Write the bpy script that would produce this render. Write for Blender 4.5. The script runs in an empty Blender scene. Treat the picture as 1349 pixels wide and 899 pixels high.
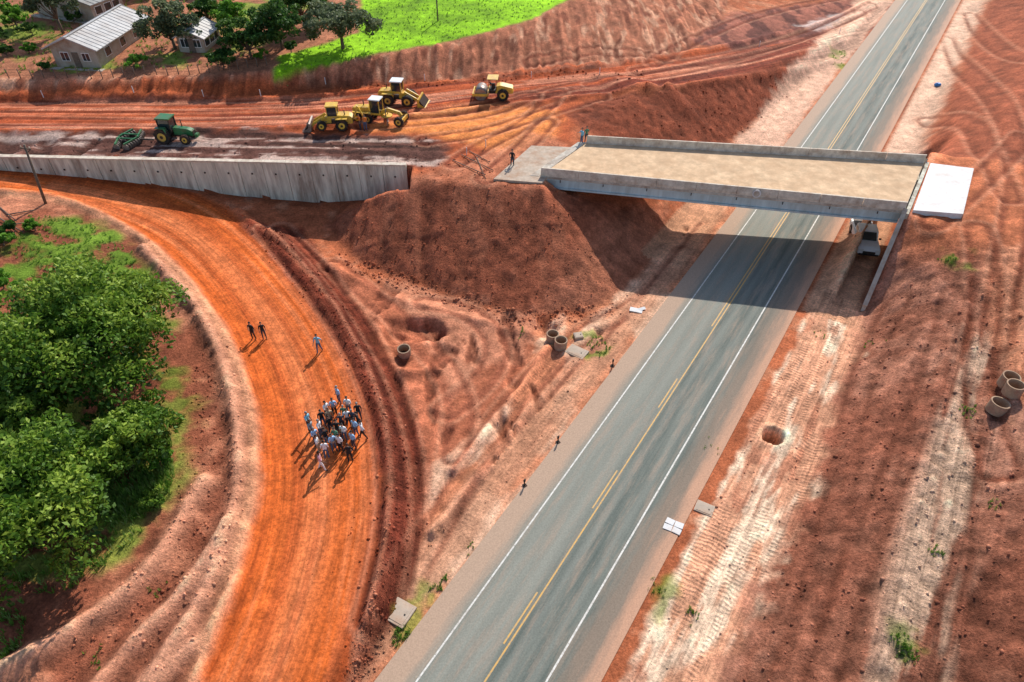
import bpy, bmesh, math, random
import numpy as np
from mathutils import Vector, Matrix, Euler, geometry
random.seed(7); RNG=np.random.RandomState(11)
sc=bpy.context.scene
COL=sc.collection
# ------------------------------------------------------------------ image pixel to site frame
H=42.0; FP=920.0; TH=math.atan(815.5/FP); ST,CT=math.sin(TH),math.cos(TH)
def P(px,py,z=0.0):
    """back-projected image pixel -> site metres on the horizontal plane at height z"""
    u=px-674.5; v=py-449.5
    F=FP*CT-v*ST; D=FP*ST+v*CT; k=(H-z)/D
    return (u*k,F*k,z)
AZ=math.radians(32.55); d=(math.sin(AZ),math.cos(AZ)); e=(d[1],-d[0]); O=P(634,899,0)
def HW(l,s,z=0.0): return (O[0]+d[0]*s+e[0]*l, O[1]+d[1]*s+e[1]*l, z)

# ------------------------------------------------------------------ numpy noise
_T=np.random.RandomState(3).rand(256,256)
def vn(x,y,o=0):
    xi=np.floor(x).astype(int); yi=np.floor(y).astype(int); fx=x-xi; fy=y-yi
    fx=fx*fx*(3-2*fx); fy=fy*fy*(3-2*fy); xi+=o*37; yi+=o*91
    a=_T[xi%256,yi%256]; b=_T[(xi+1)%256,yi%256]; c=_T[xi%256,(yi+1)%256]; dd=_T[(xi+1)%256,(yi+1)%256]
    return (a*(1-fx)+b*fx)*(1-fy)+(c*(1-fx)+dd*fx)*fy
def fbm(x,y,sc_,oc=4,seed=0):
    r=0;a=.5;t=0
    for i in range(oc):
        r=r+a*vn(x/sc_+i*13.7,y/sc_+i*7.3,seed+i); t+=a; a*=.55; sc_*=.5
    return r/t
def sst(x,a,b):
    t=np.clip((x-a)/(b-a),0,1); return t*t*(3-2*t)

# ------------------------------------------------------------------ terrain TIN
pts=[]
def addw(poly,step=3.0):
    for i in range(len(poly)-1):
        a=poly[i];b=poly[i+1]; L=math.dist(a[:2],b[:2]); n=max(1,int(L/step))
        for k in range(n):
            t=k/n; pts.append(tuple(a[j]*(1-t)+b[j]*t for j in range(3)))
    pts.append(tuple(poly[-1]))
def addp(poly,step=3.0): addw([P(*q) for q in poly],step)
for l in (-6.3,0,6.3):
    addw([HW(l,-60,0),HW(l,190,0)],4); addw([HW(l,190,0),HW(l,1600,0)],60)
RL=[(-200,262,5.6),(-80,252,5.2),(0,254,4.9),(80,260,4.2),(150,287,3.5),(210,325,2.9),(265,380,2.3),(305,440,1.9),(332,500,1.6),(346,570,1.4),(345,650,1.25),(330,730,1.1),(302,810,1.0),(268,899,.9),(235,980,.8),(180,1080,.7)]
RR=[(-200,212,6.0),(-80,213,5.8),(0,219,5.2),(100,228,4.6),(200,243,3.7),(290,262,2.9),(325,300,2.2),(375,350,1.9),(425,415,1.6),(465,480,1.4),(492,550,1.2),(505,620,1.1),(505,700,1.0),(490,780,.9),(470,850,.85),(452,899,.8),(420,990,.7),(370,1090,.6)]
RO=[(400,300,1.5),(425,345,1.2),(478,415,.8),(518,490,.4),(548,570,.1),(562,650,-.1),(552,720,-.1),(528,790,-.1),(500,860,-.1),(480,899,0),(455,1000,0)]
addp(RL);addp(RR);addp(RO)
WY=lambda x: 68.05+(-12-x)*0.044
def wtoe(x): return np.interp(x,[-75,-60,-45,-37,-30,-22,-16,-11],[5.9,5.4,4.2,3.4,2.5,1.9,2.4,3.6])
for x in np.arange(-130,-11.5,2.5):
    pts.append((x,WY(x)+.05,float(wtoe(x)))); pts.append((x,WY(x)+.62,6.4))
addp([(500,240,5.6),(540,236,6.3),(600,240,6.4),(700,247,6.4),(716,251,6.4)],2)
addp([(440,290,1.5),(445,318,1.2),(480,348,.8),(560,378,.35),(640,402,.1),(690,415,0),(760,415,-.1),(800,402,-.1)],2)
a_,b_=P(716,251,6.4),P(800,402,-.1); addw([a_,b_],1.5)     # fill corner crease
addw([HW(-9.8,36,0),HW(-9.8,80,0)],3)
addw([HW(-21,55,6.2),HW(-20.6,58,5.0),HW(-20.6,71,5.0),HW(-21,75,6.2)],2)
addw([HW(-23.5,56,6.4),HW(-23.5,73,6.4)],2)
# platform and bank
PB=[(-200,132,6.4),(-80,132,6.4),(0,133,6.4),(150,134,6.4),(300,132,6.4),(400,118,6.4),(500,113,6.4),(620,106,6.4),(740,100,6.2),(850,84,5.4),(905,66,4.8),(940,40,4.0),(955,10,3.5),(960,-60,3)]
BT=[(-200,104,8.2),(-80,104,8.2),(0,105,8.2),(150,106,8.2),(250,103,8.3),(370,93,8.6),(480,78,8.9),(600,58,9.2),(700,28,9.5),(770,-8,9.5),(800,-60,9.5)]
addp(PB);addp(BT)
addp([(0,170,6.4),(300,175,6.4),(600,200,6.4)],6); addp([(0,150,6.4),(300,150,6.4),(600,140,6.4)],6)
addp([(725,210,6.4),(750,175,6.4),(735,150,6.3),(775,133,6.2),(850,125,5.5),(950,103,4.2),(1050,72,2.5),(1125,40,1),(1150,10,.6)],3)
addp([(905,255,.1),(930,225,.1),(955,190,.1),(1010,145,.1),(1060,100,.1),(1100,65,.2)],3)
addp([(870,110,5.2),(980,75,3.6),(1080,45,1.7)],5)
addp([(0,80,8.5),(200,60,8.8),(400,50,9.2),(600,20,9.4)],8)
def grid(ls,ss,zz):
    for i,l in enumerate(ls):
        addw([HW(l,s,zz[i][j]) for j,s in enumerate(ss)],4)
addw([HW(11.8,-60,0),HW(11.8,46.5,0)],3)
addw([HW(11.45,48.2,.2),HW(11.45,56.5,6.4),HW(11.45,72,6.4),HW(11.45,82,.2)],1.5)
grid([15.8,18.3,22.4,25.2,31,60],[-60,0,20,33,46,55,72],
 [[1.3,1.9,2.3,2.5,3.3,6.1,6.4],[1.8,2.7,3.1,3.5,4.6,6.4,6.4],[1.9,2.8,3.3,3.8,5.2,6.4,6.4],[3.4,4.6,5.2,5.6,6.2,6.5,6.4],[3.8,5,5.8,6.3,6.5,6.6,6.4],[4,6,7,7.3,7,6.6,6.4]])
addw([HW(9.5,84,.1),HW(9.5,200,.1)],5)
addw([HW(13,78,4.5),HW(13,90,3.6),HW(13,120,2.2),HW(14,180,1.5)],4)
addw([HW(18,74,6.4),HW(18,90,6.2),HW(19,120,5.0),HW(20,180,3.5)],4)
addw([HW(40,74,6.4),HW(40,100,6.4),HW(40,150,5),HW(40,250,4)],8)
for q in [(600,500,.15),(650,460,0),(585,640,.1),(610,700,-.1),(545,840,0),(520,440,.5),(700,470,-.1),(600,430,.1)]: pts.append(P(*q))
for q in [(150,400,3.2),(60,330,4.3),(0,300,5),(250,560,2.0),(200,700,1.9),(100,850,1.7),(0,899,1.7),(-200,600,3),(280,480,2.1),(-300,300,5.5),(260,780,1.3),(30,500,3.2)]: pts.append(P(*q))
for x,y,z in [(-1600,-1600,1),(1600,-1600,1),(-1600,1600,12),(1600,1600,6),(-1600,80,9),(1600,80,8),(-300,85,8),(-300,200,9.5),(-60,150,9.5),(20,200,9),(-300,0,3),(0,-300,0),(40,400,8),(-200,500,10),(300,150,7),(300,0,5)]: pts.append((x,y,z))
res=geometry.delaunay_2d_cdt([Vector(p[:2]) for p in pts],[],[],0,1e-3)
TV=np.array([[v.x,v.y,pts[res[3][i][0]][2]] for i,v in enumerate(res[0])]); TF=[list(f) for f in res[2]]
def outs(a,b,n,sgn):
    t=np.linspace(0,1,n+1)[1:]**3
    return a+sgn*(t*(b))
xs=np.concatenate([outs(-108,1400,16,-1)[::-1],np.arange(-108,-48,.5),np.arange(-48,48,.22),np.arange(48,112,.45),outs(112,1400,16,1)])
ys=np.concatenate([outs(8,1400,14,-1)[::-1],np.arange(8,60,.19),np.arange(60,100,.28),np.arange(100,160,.5),outs(160,1400,16,1)])
X,Y=np.meshgrid(xs,ys); NX=len(xs);NY=len(ys)
Z=np.zeros_like(X)
for f in TF:
    a,b,c=TV[f[0]],TV[f[1]],TV[f[2]]
    x0,x1=min(a[0],b[0],c[0]),max(a[0],b[0],c[0]); y0,y1=min(a[1],b[1],c[1]),max(a[1],b[1],c[1])
    i0,i1=np.searchsorted(xs,x0-1e-6),np.searchsorted(xs,x1+1e-6); j0,j1=np.searchsorted(ys,y0-1e-6),np.searchsorted(ys,y1+1e-6)
    if i0>=i1 or j0>=j1: continue
    xx=X[j0:j1,i0:i1]; yy=Y[j0:j1,i0:i1]
    den=(b[1]-c[1])*(a[0]-c[0])+(c[0]-b[0])*(a[1]-c[1])
    if abs(den)<1e-9: continue
    w0=((b[1]-c[1])*(xx-c[0])+(c[0]-b[0])*(yy-c[1]))/den
    w1=((c[1]-a[1])*(xx-c[0])+(a[0]-c[0])*(yy-c[1]))/den
    w2=1-w0-w1; ins=(w0>-1e-6)&(w1>-1e-6)&(w2>-1e-6)
    zz=w0*a[2]+w1*b[2]+w2*c[2]; sub=Z[j0:j1,i0:i1]; sub[ins]=zz[ins]
def blur(A,n=1):
    for _ in range(n):
        Zp=np.pad(A,1,mode='edge'); A=(Zp[:-2,1:-1]+Zp[2:,1:-1]+Zp[1:-1,:-2]+Zp[1:-1,2:]+2*A)/6
    return A
Z=blur(Z,3)
LL=(X-O[0])*e[0]+(Y-O[1])*e[1]; SS=(X-O[0])*d[0]+(Y-O[1])*d[1]
def pl(poly):
    """distance, signed lateral, chainage to a polyline"""
    best=np.full(X.shape,1e9); lat=np.zeros_like(X); al=np.zeros_like(X); run=0
    for i in range(len(poly)-1):
        ax,ay=poly[i][:2];bx,by=poly[i+1][:2]; L=math.hypot(bx-ax,by-ay); ux,uy=(bx-ax)/L,(by-ay)/L
        t=(X-ax)*ux+(Y-ay)*uy; tc=np.clip(t,0,L); dd=np.hypot(X-ax-ux*tc,Y-ay-uy*tc)
        s=(X-ax)*uy-(Y-ay)*ux; m=dd<best
        best[m]=dd[m]; lat[m]=(np.sign(s)*dd)[m]; al[m]=(run+tc)[m]; run+=L
    return best,lat,al
def smooth_poly(poly,n=3):
    p=[tuple(q) for q in poly]
    for _ in range(n):
        r=[p[0]]
        for i in range(len(p)-1):
            a,b=p[i],p[i+1]; r.append(tuple(.75*a[k]+.25*b[k] for k in range(len(a)))); r.append(tuple(.25*a[k]+.75*b[k] for k in range(len(a))))
        r.append(p[-1]); p=r
    return p
NA=fbm(X,Y,7,4,1)-.5; NB=fbm(X,Y,1.8,4,5)-.5; NC=fbm(X,Y,.7,3,9)-.5; ND=fbm(X,Y,25,3,21)-.5
def inpoly(poly,soft=.6,jit=1.5):
    poly=[p[:2] for p in poly]; n=len(poly)
    bx=[p[0] for p in poly]; by=[p[1] for p in poly]; pad=soft+jit+1
    i0,i1=np.searchsorted(xs,min(bx)-pad),np.searchsorted(xs,max(bx)+pad); j0,j1=np.searchsorted(ys,min(by)-pad),np.searchsorted(ys,max(by)+pad)
    xx=X[j0:j1,i0:i1]; yy=Y[j0:j1,i0:i1]; ins=np.zeros(xx.shape,bool); dist=np.full(xx.shape,1e9)
    for i in range(n):
        ax,ay=poly[i];bx_,by_=poly[(i+1)%n]
        if ay!=by_:
            c=((ay>yy)!=(by_>yy))&(xx<(bx_-ax)*(yy-ay)/(by_-ay)+ax); ins^=c
        L=math.hypot(bx_-ax,by_-ay)+1e-9; ux,uy=(bx_-ax)/L,(by_-ay)/L; t=np.clip((xx-ax)*ux+(yy-ay)*uy,0,L)
        dist=np.minimum(dist,np.hypot(xx-ax-ux*t,yy-ay-uy*t))
    sd=np.where(ins,dist,-dist)+jit*2*(NB[j0:j1,i0:i1]+.7*NA[j0:j1,i0:i1])
    out=np.zeros_like(X); out[j0:j1,i0:i1]=sst(sd,-soft,soft); return out
def R(pp,z=0,soft=.6,jit=1.5): return inpoly([P(q[0],q[1],q[2] if len(q)>2 else z) for q in pp],soft,jit)
rampC=smooth_poly([tuple((np.array(P(*a))+np.array(P(*b)))/2) for a,b in zip(
    [(-200,262,5.6),(-80,252,5.2),(0,254,4.9),(80,260,4.2),(150,287,3.5),(210,325,2.9),(265,380,2.3),(305,440,1.9),(332,500,1.6),(346,570,1.4),(345,650,1.25),(330,730,1.1),(302,810,1.0),(268,899,.9),(180,1080,.7)],
    [(-200,212,6.0),(-80,213,5.8),(0,219,5.2),(100,228,4.6),(200,243,3.7),(290,275,2.8),(350,330,2),(425,415,1.6),(465,480,1.4),(492,550,1.2),(505,620,1.1),(505,700,1.0),(490,780,.9),(452,899,.8),(370,1090,.6)])])
rd,rlat,ral=pl(rampC)
RLw=smooth_poly([P(*q) for q in RL]); RRw=smooth_poly([P(*q) for q in RR]); ROw=smooth_poly([P(*q) for q in RO])
mRamp=inpoly(RLw+RRw[::-1],.35,.35)
mBerm=inpoly([p for p in RRw if p[1]<64]+ROw[::-1],.5,.7)
dRR=pl(RRw)[0]; dRL,latRL,_=pl(RLw)
haul=smooth_poly([P(*q) for q in [(-300,152,6.4),(0,152,6.4),(200,153,6.4),(400,150,6.4),(520,137,6.4),(640,122,6.4),(760,112,6.1),(860,100,5.3),(960,82,4),(1060,57,2.2),(1140,32,1),(1180,5,.5)]])
hd,hlat,hal=pl(haul)
mHaul=1-sst(hd+1.2*NB,3.6,5.0)
roadflat=1-sst(np.abs(LL),6.0,8.0)
mMound=R([(445,270,3),(430,300,1.2),(480,350,.8),(560,380,.3),(690,418,0),(800,405,0),(885,310,0),(880,275,1),(716,250,6),(530,232,6.4)],0,.8,.8)
mWing=sst(LL,11.5,13.5)*(1-sst(SS,49,60))
mBank=R([(-100,134,6.4),(0,134,6.4),(300,133,6.4),(400,118,6.4),(500,113,6.4),(620,106,6.4),(740,100,6.2),(850,84,5.4),(905,66,4.8),(940,40,4.0),(955,10,3.5),(960,-40,3),(800,-40,9.5),(770,-8,9.5),(700,28,9.5),(600,56,9.2),(480,76,8.9),(370,91,8.6),(250,101,8.3),(0,103,8.2),(-100,103,8.2)],0,.5,.4)
mMud=R([(-100,176,6.4),(0,176,6.4),(250,172,6.4),(560,180,6.4),(600,195,6.4),(575,220,6.4),(530,221,6.4),(0,206,6.4),(-100,204,6.4)],6.4,.8,.8)
mSlopeN=R([(775,133,6.2),(850,125,5.5),(950,103,4.2),(1050,72,2.5),(1120,45,1),(1100,65,.2),(1060,100,.1),(1010,145,.1),(955,190,.1),(930,225,.1),(890,230,2),(770,175,6.2),(745,150,6.3)],0,.8,.6)
leftA=inpoly(RLw+[(-150,-20),(-150,66)],.8,.8)*(1-mRamp)
vl=R([(560,655),(590,610),(640,560),(700,480),(720,425),(800,405),(860,350),(885,310),(940,280),(985,260),(960,330),(560,860),(500,900),(470,960),(450,960),(500,860),(540,760)],0,.8,1.2)
mid=R([(430,350,1),(520,385,.5),(640,410,0),(720,430,0),(700,480,0),(640,560,0),(560,640,.1),(540,540,.3),(490,430,.8)],.2,.8,1)
clod=np.clip(.30*np.ones_like(X)+.40*mMound+.70*mWing+.7*mBerm+.6*mSlopeN+.45*leftA+.35*mMud,0,1.2)
clod*=1-.95*mRamp; clod*=1-.75*mHaul
A=clod*(1-roadflat)*(Z<50)
Z=Z+A*(.34*NB+.30*NC+.35*NA)
Z+=mBank*1.1*(fbm(X*1.0,Y*.12,.9,3,31)-.5)
Z+=mMound*.28*(fbm(X+.3*NA,Y*.22,1.1,3,32)-.5)*(LL<-12)
Z+=mWing*.35*(fbm(LL+.4*NA,SS*.12,.9,3,33)-.5)+mWing*.30*(fbm(X,Y,.55,2,34)-.5)
flowL=LL.copy(); flowS=SS.copy()
use=(mRamp+mBerm>.01)|(rd<9)&(LL<-9); flowL[use]=rlat[use]; flowS[use]=ral[use]
use2=(hd<7.5); flowL[use2]=hlat[use2]; flowS[use2]=hal[use2]
Z+=mRamp*.05*(fbm(flowL*1.0,flowS*.05,.8,3,41)-.5)
Z+=mBerm*.6*(fbm(flowL*1.0,flowS*.06,.8,3,42)-.5)
Z+=mHaul*.45*(fbm(flowL*1.0,flowS*.03,1.0,3,43)-.5)
Z+=mMud*.6*(fbm((Y-WY(X))*1.0,X*.03,.9,3,44)-.5)
r1=fbm(SS*.6+LL*.6+3*NA,LL*.18-SS*.1,1.5,4,45); rill=sst(r1,.53,.64)
Z-=.5*rill*vl*(np.abs(LL)>8.2); Z-=.4*sst(fbm(X+2.5*NA,Y*.35,1.6,4,46),.56,.68)*mid
Z+=vl*.5*(fbm(X,Y,3,4,47)-.5)*(np.abs(LL)>8)
def ridge(poly,h,w,brk=.5,off=0.0):
    global Z
    dd,_,al=pl(poly); m=np.exp(-((dd-off)/w)**2)*(1-brk+brk*2*(fbm(X,Y,2.5,3,55)))
    Z+=h*m*(1-roadflat); return m
b1=smooth_poly([P(q[0]+10,q[1],q[2]) for q in RR[5:]]); ridge(b1,.5,.55)
b2=smooth_poly([P(*q) for q in [(360,310,1.9),(400,345,1.6),(450,415,1.2),(490,485,1),(518,560,.8),(532,630,.7),(530,700,.6),(508,785,.5),(485,860,.4),(465,910,.3)]]); ridge(b2,.9,.65)
ridge([P(q[0]-8,q[1],q[2]) for q in RL[2:]],.5,.5)
lb=smooth_poly([P(*q) for q in [(190,330,3.2),(245,385,2.8),(285,450,2.2),(308,520,1.9),(318,600,1.7),(310,680,1.5),(290,750,1.4),(250,830,1.2),(200,899,1.2),(150,960,1.2)]])
crests=[ridge(lb,.85,.7,.35)]
crests.append(ridge(smooth_poly([P(*q) for q in [(300,700,1.5),(240,790,1.4),(170,860,1.4),(110,930,1.4)]]),.8,.6,.4))
crests.append(ridge(smooth_poly([P(*q) for q in [(270,640,1.6),(200,760,1.6),(110,830,1.6),(0,890,1.6)]]),.7,.7,.4))
crests.append(ridge(smooth_poly([P(*q) for q in [(320,760,1.2),(280,830,1.1),(215,899,1.1),(160,980,1.1)]]),.4,.4,.4))
crests.append(ridge(smooth_poly([P(*q) for q in [(600,620,.1),(640,570,.1),(690,510,0),(720,460,0)]]),.6,.5))
crests.append(ridge(smooth_poly([P(*q) for q in [(570,700,.1),(620,640,.1),(680,575,0),(700,520,0)]]),.45,.4))
crests.append(ridge(smooth_poly([P(*q) for q in [(560,800,0),(590,730,0),(650,660,0),(720,590,0)]])
 ,.3,.35))
ridge(smooth_poly([P(*q) for q in [(425,345,1.2),(520,395,.6),(640,425,.1),(700,440,0)]]),.3,.6)
ridge(smooth_poly([P(*q) for q in [(500,400,.6),(500,470,.5),(545,500,.3),(590,470,.2)]]),.4,.5)
for off,h in ((-4.6,.4),(4.4,.4)):
    m=np.exp(-((hlat-off)/.6)**2)*(.4+fbm(X,Y,2,3,61)); Z+=h*m*(hd<8)*(SS<150)
for l0,h in ((11.2,.15),(18.2,.35),(22.6,.35),(26,.4)):
    Z+=h*np.exp(-((LL-l0-1.5*NA)/.6)**2)*(SS<47)*(.4+fbm(X,Y,2,3,62))
mPath=np.exp(-((LL-20.4-2*ND)/2.0)**4)*(SS<44)
Z+=mPath*.22*(fbm(LL,SS*.04,.6,3,66)-.5)
mSandR=sst(LL+1.2*NB,6.6,7.2)*(1-sst(LL+3.0*NB+3*NA,11.2,12.8))*(SS<49)*(SS>-30)
Z+=mSandR*.30*(fbm(LL,SS*.05,.7,3,67)-.5)
def pit(px,py,r,dep,z=0,st=1.0):
    global Z
    x,y,_=P(px,py,z); q=np.hypot((X-x)/st,(Y-y))/r+.6*NB+.5*NA; Z-=dep*(1-sst(q,.4,1.15)); Z+=.10*np.exp(-((q-1.3)/.25)**2)
pit(1019,573,.8,1.8,.1,1.1); pit(548,432,1.7,.9,.5,1.6); pit(520,443,1.1,.5,.5); pit(720,432,1.6,.5)
front=(X<-10.8)&(Y<WY(X)+.22)&(Y>WY(X)-3); zt=wtoe(X); Z[front]=np.minimum(Z[front],zt[front]+.15*NB[front])
wz=(LL>8.5)&(LL<11.25)&(SS>47.5)&(SS<84); Z[wz]=np.minimum(Z[wz],.05*NB[wz])
c=np.abs(LL)<6.35; Z[c]=np.minimum(Z[c],-.03); rf=roadflat; Z=Z*(1-rf)+np.minimum(Z,-.03+0*Z)*rf
BRL=[P(712,222,7.55),P(1196,268,7.55),P(1222,203,7.55),P(775,178,7.55)]
mB=inpoly(BRL,.3,0); m=(mB>.3)&(LL>-22)&(LL<11.3); Z[m]=np.minimum(Z[m],4.6)
m=(mB>.3)&(LL<=-22); Z[m]=np.minimum(Z[m],6.3)
def wgt(x,y):
    i=min(max(int(np.searchsorted(xs,x))-1,0),NX-2); j=min(max(int(np.searchsorted(ys,y))-1,0),NY-2)
    return i,j,(x-xs[i])/(xs[i+1]-xs[i]),(y-ys[j])/(ys[j+1]-ys[j])
def hz(x,y):
    i,j,fx,fy=wgt(x,y)
    return float((Z[j,i]*(1-fx)+Z[j,i+1]*fx)*(1-fy)+(Z[j+1,i]*(1-fx)+Z[j+1,i+1]*fx)*fy)
# ---- colours
C=np.zeros(X.shape+(3,)); C[:]=(.30,.105,.055)
def paint(m,c,var=.0,n=None):
    global C
    m=np.clip(m,0,1)[...,None]; cc=np.array(c)[None,None,:]*np.ones_like(C)
    if var: cc=cc*(1+var*2*(NB if n is None else n)[...,None])
    C=C*(1-m)+cc*m
paint(np.ones_like(X),(.42,.135,.068),.5,NA)
paint(sst(NB+NA,.05,.25)*.6,(.58,.27,.16))
paint(leftA,(.35,.12,.07),.5)
paint(leftA*sst(NA+.6*NB,.0,.18)*.6,(.60,.27,.165),.2)
paint(leftA*sst(-NA+.6*NB,.08,.2)*.6,(.19,.062,.038),.2)
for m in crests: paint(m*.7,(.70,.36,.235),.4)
paint(sst(Y,86,89)*(X<20)*(Z>7.6),(.40,.17,.10),.3)
paint(mBank,(.40,.16,.095),.5)
paint(mBank*sst(fbm(X,Y*.3,1.2,3,71)-.5,.03,.2),(.58,.31,.20)); paint(mBank*sst(fbm(X,Y*.3,1.0,3,72)-.5,.05,.18)*.85,(.21,.07,.042))
plat=R([(-100,133,6.4),(400,118,6.4),(620,107,6.4),(850,84,5.4),(1140,20,.8),(1125,45,.8),(950,105,4.2),(775,135,6.2),(740,210,6.4),(600,240,6.4),(530,222,6.4),(-100,205,6.4)],6.4,.8,.6)
paint(plat,(.44,.115,.052),.35)
paint(mHaul,(.42,.10,.045),.3)
paint(mHaul*sst(fbm(flowL,flowS*.03,1.1,3,73)-.5,-.02,.10)*.9,(.18,.042,.027))
paint(mHaul*sst(fbm(flowL,flowS*.04,.8,3,74)-.5,.05,.18)*.7,(.62,.27,.17))
paint(R([(470,172),(540,158),(610,140),(700,135),(735,150),(720,175),(690,200),(640,195),(560,176)],6.4,1.5,2),(.76,.27,.10),.3)
paint(mMud,(.15,.068,.052),.6)
st=fbm((Y-WY(X)),X*.04,.8,3,75)-.5
paint(mMud*sst(st+.5*NB,.05,.16),(.50,.36,.30)); paint(mMud*sst(-st+.4*NB,.1,.2)*.8,(.055,.03,.024))
paint(R([(870,75,4.8),(1000,40,3),(1130,20,1),(1150,40,.6),(1060,80,2),(900,115,5)],4,1,1)*sst(fbm(flowL,flowS*.05,1.0,3,76)-.5,-.02,.1)*.8,(.16,.05,.034))
paint(R([(905,60,4.5),(960,20,3.5),(1140,-10,1),(1145,25,.8),(1080,45,2),(980,70,3)],3,1,1),(.34,.13,.09),.5)
paint(R([(905,60,4.5),(960,20,3.5),(1140,-10,1),(1145,25,.8),(1080,45,2),(980,70,3)],3,1,1)*sst(fbm(X,Y*.4,2.5,4,85)-.5,.0,.10),(.14,.052,.04),.4)
paint(R([(1040,35,2),(1140,12,1),(1145,28,.8),(1080,42,1.6)],2,1,1.5)*.8,(.60,.50,.45))
paint(mMound,(.34,.11,.062),.40)
paint(mMound*sst(LL-.55*(SS-40)*0,-16.5,-13)*.6,(.52,.215,.13),.3)
paint(mMound*sst(fbm(X,Y*.3,1.6,4,86)-.5,.04,.16)*.5,(.48,.18,.105))
paint(mSlopeN,(.29,.085,.047),.45)
paint(R([(660,195,6.4),(700,175,6.4),(745,190,6.4),(700,245,6.4),(540,235,6.4),(590,215,6.4)],6.4,1,1)*.7,(.48,.2,.12),.4)
paint(mid,(.43,.15,.085),.45)
paint(R([(490,360,.8),(600,385,.2),(700,425,0),(690,470,0),(600,520,0),(560,420,.3)],.2,.8,2)*.5,(.62,.30,.19),.3)
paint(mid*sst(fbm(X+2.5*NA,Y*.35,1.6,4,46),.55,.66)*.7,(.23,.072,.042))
paint(vl,(.62,.25,.14),.35)
paint(vl*sst(fbm(LL,SS*.3,2.2,4,77)-.5,-.03,.12)*.9,(.80,.52,.36),.3)
paint(vl*rill*(np.abs(LL)>8)*.85,(.36,.125,.07),.4)
paint((1-sst(np.abs(LL+7.4)+1.4*NB,1.0,2.2))*(SS<75)*.85,(.56,.29,.18),.25)
paint(mRamp,(.57,.135,.045),.22,NA)
paint(mRamp*np.exp(-((rlat-.3)/1.3)**2)*.5*(ral>20),(.68,.24,.115),.2)
paint(mRamp*sst(fbm(rlat,ral*.03,.8,3,78)-.5,.02,.14)*.35,(.74,.28,.14))
paint(mRamp*sst(fbm(rlat,ral*.02,.6,3,88)-.5,.04,.14)*.5,(.38,.08,.03))
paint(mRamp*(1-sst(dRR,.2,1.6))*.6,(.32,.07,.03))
paint(mBerm,(.25,.062,.036),.5)
paint(mBerm*sst(fbm(rlat,ral*.06,.8,3,42)-.5,.04,.14)*.65,(.50,.18,.105))
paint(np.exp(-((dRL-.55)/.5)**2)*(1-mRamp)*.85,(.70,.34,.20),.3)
# right side
rg_=(LL>6)*sst(LL,10,12)*(SS<60)
paint(rg_,(.43,.18,.115),.5)
paint(rg_*sst(NA+.5*NB,.02,.16)*.7,(.60,.30,.205),.3)
paint(rg_*sst(-NA+.7*NB,.05,.18)*.65,(.27,.095,.058),.3)
paint(rg_*sst(fbm(LL,SS*.1,.9,3,91)-.5,.05,.15)*.5,(.25,.09,.055),.3)
paint(rg_*(1-sst(LL,15.5,18))*.4,(.34,.13,.082),.3)
paint(mSandR,(.66,.34,.215),.3)
paint(mSandR*sst(fbm(LL,SS*.22,1.6,4,80)-.5,-.02,.08),(.86,.62,.445),.15)
paint(mSandR*sst(fbm(LL,SS*.25,1.2,4,82)-.5,.10,.17)*.7,(.44,.18,.11))
paint(mPath*sst(fbm(LL,SS*.12,1.1,4,81)-.5,-.10,.05)*.9,(.80,.55,.39),.15)
paint((LL>12)*sst(SS,50,56)*(SS<80)*(Z>4),(.48,.165,.085),.5)
paint(R([(1300,330,6.2),(1360,320,6.2),(1400,420,6),(1345,520,5),(1310,440,5.2)],6,.8,1),(.62,.27,.16),.4)
# beyond the bridge
fr=(SS>74)
paint(fr*sst(LL+3*NA,24,27),(.54,.165,.075),.4)
paint(fr*sst(LL+2*NB,10,12)*(1-sst(LL+2*NA,20,23)),(.29,.09,.05),.45)
paint(fr*sst(LL,6.0,6.6)*(1-sst(LL+1.5*NB+NA,9.3,11.2)),(.80,.52,.37),.25)
paint(fr*(1-sst(np.abs(LL+8.4)+2*NB+NA,2.2,3.4)),(.78,.48,.34),.25)
paint(((SS>45)&(SS<76))*sst(np.abs(LL),6.0,6.6)*(1-sst(np.abs(LL),10.4,10.8)),(.64,.34,.21),.3)
def track(pp,z=6.4,dark=(.20,.055,.033),w=.32,g=.95,dep=.10,amt=.75):
    global Z
    q=smooth_poly([P(a[0],a[1],a[2] if len(a)>2 else z) for a in pp]); dd,_,_=pl(q); m=np.exp(-((dd-g)/w)**2)*(.45+1.0*fbm(X,Y,1.5,3,90))*(1-roadflat)
    Z-=dep*m; paint(m*amt,dark,.3); paint(np.exp(-((dd-g-.55)/.2)**2)*.35*(1-roadflat),(.66,.33,.21))
for tr in ([(560,185),(640,175),(710,150),(790,128,6)],[(600,215),(640,190),(700,160),(735,120)],[(480,165),(560,160),(640,150),(720,120),(800,105,6)],
    [(0,143),(200,145),(400,140),(520,128)],[(0,160),(220,163),(420,160),(600,150),(700,125)],[(640,235),(690,195),(720,160)],
    [(700,60,9.4),(820,70,5.6),(940,90,4.2),(1060,60,2)],[(860,85,5.2),(930,45,4.2),(1000,15,3),(1120,-10,1.5)],[(780,112,6),(900,95,4.8),(1020,60,3),(1135,15,1)],[(840,95,5.4),(960,75,4),(1080,40,1.9),(1150,5,.8)]): track(tr)
for tr in ([(1290,-10,4),(1320,40,5),(1349,70,5.6),(1400,90,6)],[(1260,20,4),(1300,80,5.6),(1330,150,6.2),(1345,240,6.3),(1330,330,6.3),(1325,430,6.3)],[(1240,110,5.4),(1290,140,6.2),(1300,190,6.4),(1330,260,6.4)],[(1290,300,6.4),(1310,380,6.2),(1300,480,5.9),(1330,600,5.6)],[(1349,180,6.3),(1300,230,6.4),(1230,290,6.4)]): track(tr,6,(.26,.08,.045),.35,1.0,.14,.8)
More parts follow.
